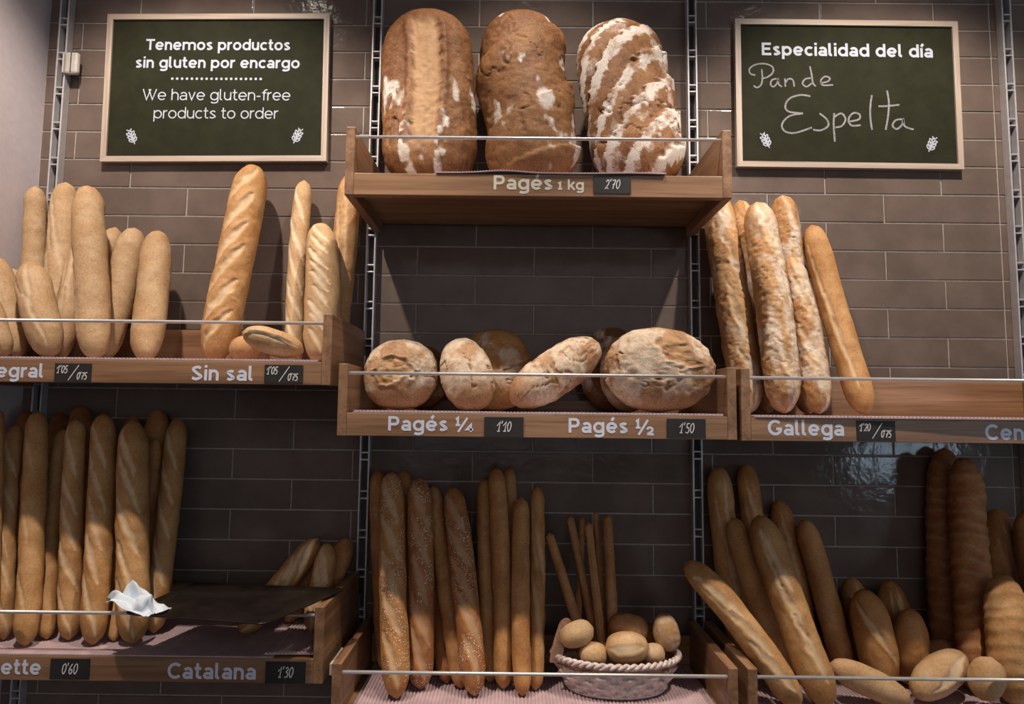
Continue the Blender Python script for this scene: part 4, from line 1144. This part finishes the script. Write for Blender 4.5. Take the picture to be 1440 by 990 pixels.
        Gm = np.maximum(Gm, 0.85 * wedge * (0.7 + mid)) * (1 - 0.8 * inside)
        Bm = Bm + 0.30 * sstep(0.6 * L, 0.1 * L, S_) - 0.35 * sstep(0.55 * L, 0.95 * L, S_)
    if style == 'loaf_fold':
        for k_, (a_, b_) in enumerate(((0.22, -0.62), (0.62, -0.75), (0.88, -0.35))):
            ln = S_ / L - a_ - b_ * v / L * 0.75 - 0.02 * low
            disp = disp + r * 0.13 * (sstep(-0.012, 0.0, ln) * sstep(0.26, 0.0, ln)) * sstep(0.10, 0.2, S_ / L)
            Bm = Bm + 0.65 * sstep(0.012, 0.0, np.abs(ln + 0.006)) - (0.5 * sstep(0, 0.02, ln) * sstep(0.2, 0.0, ln))
        cracks(1 / 0.05, 0.08, 0.05, 0.7, 2.5, 0.05)
        fl = fbm(SV * np.array([0.6, 1.2, 1.2]) + 2.4, 1 / 0.04, seed + 5, 4)
        edge = sstep(0.055, 0.085, np.abs(v)) * sstep(0.62 * L, 0.1 * L, S_)
        Gm = sstep(0.18, 0.6, fl * 0.9 - 0.22 + 0.55 * edge) * 0.8
        patch = np.exp(-(((S_ - 0.62 * L) / 0.035) ** 2 + ((v - 0.040) / 0.022) ** 2))
        Gm = np.maximum(Gm, sstep(0.25, 0.7, patch + 0.3 * fl) * 0.9)
        Bm = Bm + 0.30 * sstep(0.55 * L, 0.1 * L, S_) - 0.35 * sstep(0.5 * L, 0.95 * L, S_)
    if style == 'loaf_swirl':
        vv = v + 0.10
        ph = (S_ + 0.85 * v - 2.3 * v * v + 0.016 * low + 0.012 * mid) / 0.088
        f_ = ph - np.floor(ph)
        band = sstep(0.02, 0.10, f_) * sstep(0.52, 0.38, f_)
        disp = disp + r * 0.085 * (sstep(0.0, 0.10, f_) * (1 - f_) ** 1.2) - r * 0.03
        fl = fbm(SV + 2.4, 1 / 0.035, seed + 5, 4)
        Gm = np.clip(band * (0.80 + 0.5 * fl) + 0.45 * sstep(0.1, 0.6, fl), 0, 1)
        Bm = Bm + 0.45 * sstep(0.62, 0.95, f_) - 0.3 * sstep(0.6 * L, 0.95 * L, S_)
        cracks(1 / 0.04, 0.10, 0.06, 0.8, 1.5, 0.0)
    if style in ('round', 'roundbrown', 'roundfloury', 'roundtorn'):
        c1 = cracks(1 / 0.045, 0.085, 0.075, 1.0, 1.0, 0.0)
        c2 = cracks(1 / 0.020, 0.10, 0.02, 0.5, 1.0, 0.15)
        fl = fbm(SV + 5.4, 1 / 0.05, seed + 8, 4)
        cov = {'round': 0.25, 'roundbrown': -0.15, 'roundfloury': 0.55, 'roundtorn': 0.42}[style]
        Gm = sstep(-0.3, 0.7, fl + cov) * 0.62 * sstep(0.97 * L, 0.70 * L, S_ + 0.02 * low) * (1 - c1)
        Bm = Bm + 0.0 + (0.35 if style == 'roundbrown' else 0.0) + 0.2 * sstep(0.75 * L, 0.95 * L, S_)
        if style in ('roundtorn', 'round'):
            p0, q0, pw, qw = (0.30, 0.034, 0.034, 0.040) if style == 'roundtorn' else (0.52, -0.006, 0.026, 0.034)
            dd = np.sqrt(((S_ - p0 * L) / pw) ** 2 + ((v - q0) / qw) ** 2) + 0.45 * fbm(SV, 1 / 0.022, seed + 1, 3)
            tear = sstep(1.05, 0.85, dd)
            rough = fbm(SV, 1 / 0.010, seed + 2, 3)
            disp = disp - r * (0.05 - 0.06 * rough) * tear + r * 0.06 * np.exp(-((dd - 1.15) / 0.15) ** 2)
            Rm = np.maximum(Rm, tear * (0.9 + 0.4 * rough))
            Gm = Gm * (1 - 0.85 * tear)
        disp = disp + r * 0.02 * fbm(SV, 1 / 0.014, seed + 3, 2)
    # flat-bottomed feel on the back side only through the radii
    kd = (rf / r) if rf else 1.0
    R_ = r * prof2 + disp * np.clip(prof2 * 1.2, 0, 1)
    V = C[:, None, :] + (R_ * np.cos(U_) * kd)[..., None] * Fv[:, None, :] + (R_ * np.sin(U_))[..., None] * Sv[:, None, :]
    V = V.reshape(-1, 3)
    ii, jj = np.meshgrid(np.arange(nr - 1), np.arange(nu), indexing='ij')
    j2 = (jj + 1) % nu
    Fq = np.stack([ii * nu + jj, ii * nu + j2, (ii + 1) * nu + j2, (ii + 1) * nu + jj], -1).reshape(-1, 4)
    Fl = Fq.tolist() + [list(range(nu))[::-1], list(range((nr - 1) * nu, nr * nu))]
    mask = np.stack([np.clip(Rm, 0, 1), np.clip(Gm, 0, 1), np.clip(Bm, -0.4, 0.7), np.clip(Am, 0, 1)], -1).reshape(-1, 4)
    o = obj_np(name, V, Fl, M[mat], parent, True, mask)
    return o


for i, (nm, mt, sty, P, r, cat_, grp, lab) in enumerate(BREADS):
    kw = {}
    if abs(P[0][2] - P[-1][2]) < 0.05 and abs(P[0][1] - P[-1][1]) > abs(P[0][0] - P[-1][0]): kw['front'] = (0, 0, 1)
    short = cat_ in ('roll', 'short loaf')
    if cat_ == 'roll': kw['end'] = 2.2 * r
    if cat_ == 'short loaf': kw['end'] = 2.0 * r
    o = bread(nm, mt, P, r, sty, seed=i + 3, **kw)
    tag(o, lab, cat_, grp)

# three big loaves on the highest shelf
ZTOP = SH['top'][2] + 0.0525
for P, r, rf, sty, lab, sd in (
        ([(0.024, -0.105, 2.474), (0.040, -0.160, 2.255), (0.070, -0.205, ZTOP + 0.004)], 0.113, 0.074, 'loaf_split', 'big brown loaf with a long pale split, leftmost on the highest shelf', 201),
        ([(0.256, -0.105, 2.470), (0.272, -0.160, 2.25), (0.298, -0.205, ZTOP + 0.004)], 0.102, 0.074, 'loaf_fold', 'big brown loaf with diagonal folds and flour spots, middle of the highest shelf', 202),
        ([(0.500, -0.105, 2.452), (0.515, -0.160, 2.24), (0.552, -0.205, ZTOP + 0.004)], 0.108, 0.074, 'loaf_swirl', 'big loaf with white floury swirls, rightmost on the highest shelf', 203)):
    o = bread('farmhouse_loaf', 'pages', P, r, sty, sd, rf=rf, end=r * 1.1, endpow=2.3)
    tag(o, lab, 'loaf', 'big loaves on the highest shelf')


# round country loaves on the middle shelf
def loaf(P, r, rf, sty, sd, lab, mt='round', front=(0, -1, 0)):
    L0 = np.linalg.norm(np.array(P[0]) - np.array(P[-1]))
    o = bread('country_loaf', mt, P, r, sty, sd, rf=rf, end=L0 * 0.5, endpow=2.25, front=front)
    return tag(o, lab, 'loaf', 'round country loaves on the middle shelf')


ZM = SH['mid'][2] + 0.0525
loaf([(0.004, -0.215, 1.655), (0.002, -0.245, ZM)], 0.079, 0.047, 'round', 301, 'round floury loaf with torn brown centre at the left end of the middle shelf')
loaf([(0.036, -0.120, 1.652), (0.036, -0.140, ZM)], 0.060, 0.042, 'roundbrown', 302, 'brown loaf barely showing behind the leftmost round loaf', 'pages')
loaf([(0.122, -0.215, 1.657), (0.176, -0.255, ZM)], 0.056, 0.046, 'roundfloury', 303, 'narrow floury loaf leaning left, second in front on the middle shelf')
loaf([(0.196, -0.118, 1.692), (0.218, -0.150, ZM)], 0.087, 0.046, 'roundbrown', 304, 'tall smooth brown domed loaf at the back of the middle shelf', 'golden')
loaf([(0.437, -0.225, 1.650), (0.246, -0.262, ZM + 0.019)], 0.052, 0.044, 'roundfloury', 305, 'long loaf leaning right in the middle of the shelf, floury top')
loaf([(0.556, -0.262, 1.682), (0.553, -0.272, ZM)], 0.119, 0.049, 'roundtorn', 306, 'largest floury round loaf with torn crust at the right end of the middle shelf')
loaf([(0.484, -0.080, 1.706), (0.482, -0.092, ZM)], 0.072, 0.036, 'roundbrown', 307, 'brown loaf at the back, behind the long leaning loaf and the largest one', 'pages')
loaf([(0.508, -0.178, 1.676), (0.510, -0.182, ZM)], 0.064, 0.031, 'roundfloury', 308, 'white floury loaf edge showing left of the largest loaf')

# ------------------------------------------------------------------ wicker basket with rolls and breadsticks
BX, BY, BZ = 0.476, -0.196, SH['botc'][2] + 0.0530
t = thing('wicker_basket', (BX, BY, BZ), 'oval pale wicker basket on the bottom middle shelf, filled with rolls and breadsticks', 'basket')
nth, nz = 220, 44
V, Fq = [], []
for layer in (0, 1):
    for i in range(nz + 1):
        h = i / nz
        ax_, by_ = 0.102 + 0.033 * h + 0.004 * math.sin(h * math.pi), 0.066 + 0.022 * h + 0.003 * math.sin(h * math.pi)
        row = h * 6
        for j in range(nth):
            a = 2 * math.pi * j / nth
            wv = 0.0036 * math.sin(a * 14 + math.pi * int(row)) * math.sin(math.pi * (row - int(row))) ** 0.5 if layer == 0 else 0
            k_ = wv - 0.006 * layer + (0.0018 * math.sin(math.pi * (row - int(row))) if layer == 0 else 0)
            V.append((BX + (ax_ + k_) * math.cos(a), BY + (by_ + k_) * math.sin(a), BZ + 0.002 + 0.068 * h))
o_ = (nz + 1) * nth
for i in range(nz):
    for j in range(nth):
        a, b_ = i * nth + j, i * nth + (j + 1) % nth
        Fq.append((a, b_, b_ + nth, a + nth))
        Fq.append((o_ + a, o_ + a + nth, o_ + b_ + nth, o_ + b_))
for j in range(nth):
    a, b_ = nz * nth + j, nz * nth + (j + 1) % nth
    Fq.append((a, b_, o_ + b_, o_ + a))
Fq.append(tuple(range(nth))[::-1])
Fq.append(tuple(o_ + 3 * nth + j for j in range(nth)))
fm = []
for f in Fq:
    zc = V[f[0]][2] - BZ
    fm.append(1 if 0.052 < zc < 0.0645 and len(f) == 4 else 0)
obj_np('woven_body', np.array(V), Fq, None, t, True, mats=[M['wicker'], M['wicker_dark']], fm=fm)
rim = MB()
for k_ in range(2):
    pts = []
    for j in range(241):
        a = 2 * math.pi * j / 240
        w_ = a * 26 + k_ * math.pi
        pts.append((BX + (0.1345 + 0.0035 * math.cos(w_)) * math.cos(a), BY + (0.0865 + 0.0035 * math.cos(w_)) * math.sin(a), BZ + 0.0705 + 0.0035 * math.sin(w_)))
    rim.tube(pts, 0.0042, 7, cap=False)
rim.build('braided_rim', M['wicker'], t, True)
foot = MB()
foot.tube([(BX + 0.103 * math.cos(2 * math.pi * j / 90), BY + 0.067 * math.sin(2 * math.pi * j / 90), BZ + 0.0035) for j in range(91)], 0.0032, 7, cap=False)
foot.build('foot_ring', M['wicker'], t, True)
# folded brown handle band standing up at the left end
hv, hf = [], []
for i in range(25):
    q = i / 24
    zz = BZ + 0.060 + 0.088 * q
    xx = BX - 0.131 + 0.022 * q ** 1.4
    for j in range(9):
        w_ = (j / 8 - 0.5)
        for lay in (0, 1):
            hv.append((xx + w_ * 0.026 + lay * 0.002, BY - 0.030 - 0.004 * math.cos(w_ * 3.0) + lay * 0.004 + 0.012 * q, zz - 0.010 * (w_ * 2) ** 2 * q))
for i in range(24):
    for j in range(8):
        a = (i * 9 + j) * 2
        hf.append((a, a + 2, a + 20, a + 18))
        hf.append((a + 1, a + 19, a + 21, a + 3))
    for j in (0, 8):
        a = (i * 9 + j) * 2
        hf.append((a, a + 18, a + 19, a + 1))
for j in range(8):
    a = (24 * 9 + j) * 2
    hf.append((a, a + 2, a + 3, a + 1))
tag(obj_np('folded_handle', np.array(hv), hf, M['wicker_dark'], t, True), 'brown folded band')

RG = 'small rolls in the wicker basket'
for c_, hl, r, dirv, sty, mt, lab in (
        ((0.389, -0.230, 1.032), 0.038, 0.026, (1, 0.0, 0.38), 'rollplain', 'white', 'flat pale roll tilted over the left rim of the basket'),
        ((0.423, -0.236, 0.994), 0.030, 0.026, (1, 0.0, 0.0), 'roll', 'white', 'small round roll low behind the basket rim, left of the torn roll'),
        ((0.494, -0.238, 1.009), 0.046, 0.032, (1, 0.0, 0.04), 'split', 'white', 'large torn-topped roll in the front middle of the basket'),
        ((0.508, -0.176, 1.030), 0.045, 0.030, (1, 0, -0.1), 'roll', 'amber', 'brown roll behind the torn-topped roll in the basket'),
        ((0.551, -0.232, 0.994), 0.024, 0.021, (1, 0, 0.1), 'roll', 'white', 'smallest roll peeping over the right front rim of the basket'),
        ((0.584, -0.205, 1.030), 0.040, 0.0285, (0.22, 0.0, -1), 'wrapped', 'golden', 'shiny wrapped oval roll standing at the right end of the basket'),
        ((0.556, -0.150, 1.006), 0.036, 0.026, (1, 0.3, 0), 'roll', 'toasted', 'dark roll at the back right of the basket'),
        ((0.405, -0.212, 0.951), 0.040, 0.024, (1, 0.1, 0), 'roll', 'white', 'roll buried low at the left inside the basket'),
        ((0.485, -0.236, 0.950), 0.038, 0.0235, (1, 0, 0), 'roll', 'white', 'roll buried low in the middle inside the basket'),
        ((0.550, -0.200, 0.952), 0.036, 0.0255, (1, 0.2, 0), 'roll', 'white', 'roll buried low at the right inside the basket'),
        ((0.520, -0.165, 0.972), 0.034, 0.0250, (1, -0.2, 0), 'roll', 'white', 'roll buried at the back inside the basket')):
    dv = np.array(dirv, float); dv /= np.linalg.norm(dv)
    c_ = np.array(c_)
    o = bread('bread_roll', mt, [(c_ - dv * hl).tolist(), (c_ + dv * hl).tolist()], r, sty, int(hl * 9000 + r * 7000), end=hl, endpow=2.3)
    tag(o, lab, 'roll', RG)
KG = 'breadsticks standing in the wicker basket'
for a, b_, r, sty, lab in (
        ((0.335, -0.105, 1.220), (0.412, -0.190, 0.990), 0.0112, 'plain', 'thick breadstick leaning far left out of the basket'),
        ((0.385, -0.085, 1.257), (0.446, -0.168, 0.960), 0.0100, 'plain', 'breadstick crossing in front from the upper left, second from the far left one'),
        ((0.426, -0.112, 1.247), (0.450, -0.200, 0.965), 0.0098, 'stickgroove', 'grooved breadstick in front in the middle of the basket bunch'),
        ((0.417, -0.060, 1.251), (0.398, -0.148, 0.965), 0.0085, 'plain', 'thin breadstick leaning right, behind the crossing ones'),
        ((0.450, -0.060, 1.263), (0.462, -0.134, 0.965), 0.0080, 'plain', 'thinnest dark breadstick at the back, left of the thick upright one'),
        ((0.473, -0.090, 1.261), (0.476, -0.172, 0.990), 0.0128, 'plain', 'thick upright breadstick, rightmost in the basket')):
    o = bread('breadstick', 'stick', [a, b_], r, sty, int(a[0] * 1000), end=0.012)
    tag(o, lab, 'breadstick', KG)

# ------------------------------------------------------------------ baking tray and crumpled paper
FL_, FR_, BR_, BL_ = [np.array(p) for p in ((-0.495, -0.372, 1.1015), (-0.196, -0.440, 1.1060), (-0.097, -0.232, 1.1175), (-0.449, -0.186, 1.1135))]
V, Fq = [], []
nx, ny = 40, 24


def tp(a, b_, h):
    p = (1 - a) * (1 - b_) * FL_ + a * (1 - b_) * FR_ + a * b_ * BR_ + (1 - a) * b_ * BL_
    return p + np.array([0, 0, h])


for lay in (0, 1):
    for i in range(nx + 1):
        for j in range(ny + 1):
            a, b_ = i / nx, j / ny
            # rounded corners
            ex, ey = min(a, 1 - a) * 0.34, min(b_, 1 - b_) * 0.21
            rim_ = max(0.0, 1 - min(ex, ey) / 0.009)
            cr = 0.018
            if ex < cr and ey < cr:
                dx, dy = cr - ex, cr - ey
                l = math.hypot(dx, dy)
                m_ = max(dx, dy)
                if l > 1e-9:
                    k_ = m_ / l
                    sx = 1 if a < 0.5 else -1
                    sy = 1 if b_ < 0.5 else -1
                    a = a + sx * (dx - dx * k_) / 0.34
                    b_ = b_ + sy * (dy - dy * k_) / 0.21
            V.append(tp(a, b_, 0.0045 * rim_ ** 1.5 - 0.0018 * lay + 0.0003))
k_ = (nx + 1) * (ny + 1)
for i in range(nx):
    for j in range(ny):
        a = i * (ny + 1) + j
        Fq.append((a, a + ny + 1, a + ny + 2, a + 1))
        Fq.append((k_ + a, k_ + a + 1, k_ + a + ny + 2, k_ + a + ny + 1))
for i in range(nx):
    a, b_ = i * (ny + 1), (i + 1) * (ny + 1)
    Fq += [(a, k_ + a, k_ + b_, b_), (a + ny, b_ + ny, k_ + b_ + ny, k_ + a + ny)]
for j in range(ny):
    a = nx * (ny + 1) + j
    Fq += [(j, j + 1, k_ + j + 1, k_ + j), (a, k_ + a, k_ + a + 1, a + 1)]
o = obj_np('baking_tray', np.array(V), Fq, M['tray'], None, True)
tag(o, 'dark metal baking tray laid across the rail of the lower left shelf', 'tray')

n1_, n2_ = 60, 44
V, Fq = [], []
pc = np.array([-0.478, -0.352, 1.1105])
for i in range(n1_):
    for j in range(n2_):
        a, b_ = i / (n1_ - 1) * 2 - 1, j / (n2_ - 1) * 2 - 1
        V.append((a, b_, 0))
V = np.array(V)
nz_ = np.abs(fbm(V, 1.3, 77, 2)) * 0.75 + 0.10 * np.abs(noise(V, 4.0, 3))
edge_ = np.clip(1.15 - np.maximum(np.abs(V[:, 0]), np.abs(V[:, 1])) ** 2, 0.15, 1)
wx = noise(V + 4, 2.2, 12) * 0.16
wy = noise(V + 9, 2.2, 13) * 0.22
lump = 0.008 + 0.044 * nz_ * edge_ + 0.014 * np.exp(-((V[:, 0] + 0.45) / 0.5) ** 2)
ca, sa = math.cos(-0.28), math.sin(-0.28)
X = (V[:, 0] + wx) * 0.056
Y = (V[:, 1] + wy) * 0.030
PV = np.stack([pc[0] + X * ca - Y * sa, pc[1] + X * sa + Y * ca, pc[2] + lump - 0.006 * (V[:, 0] + 1)], -1)
for i in range(n1_ - 1):
    for j in range(n2_ - 1):
        a = i * n2_ + j
        Fq.append((a, a + n2_, a + n2_ + 1, a + 1))
o = obj_np('crumpled_paper', PV, Fq, M['paper'], None, False)
sm = o.modifiers.new('thickness', 'SOLIDIFY')
sm.thickness = 0.0012
tag(o, 'crumpled white paper lying on the left corner of the dark tray', 'paper')
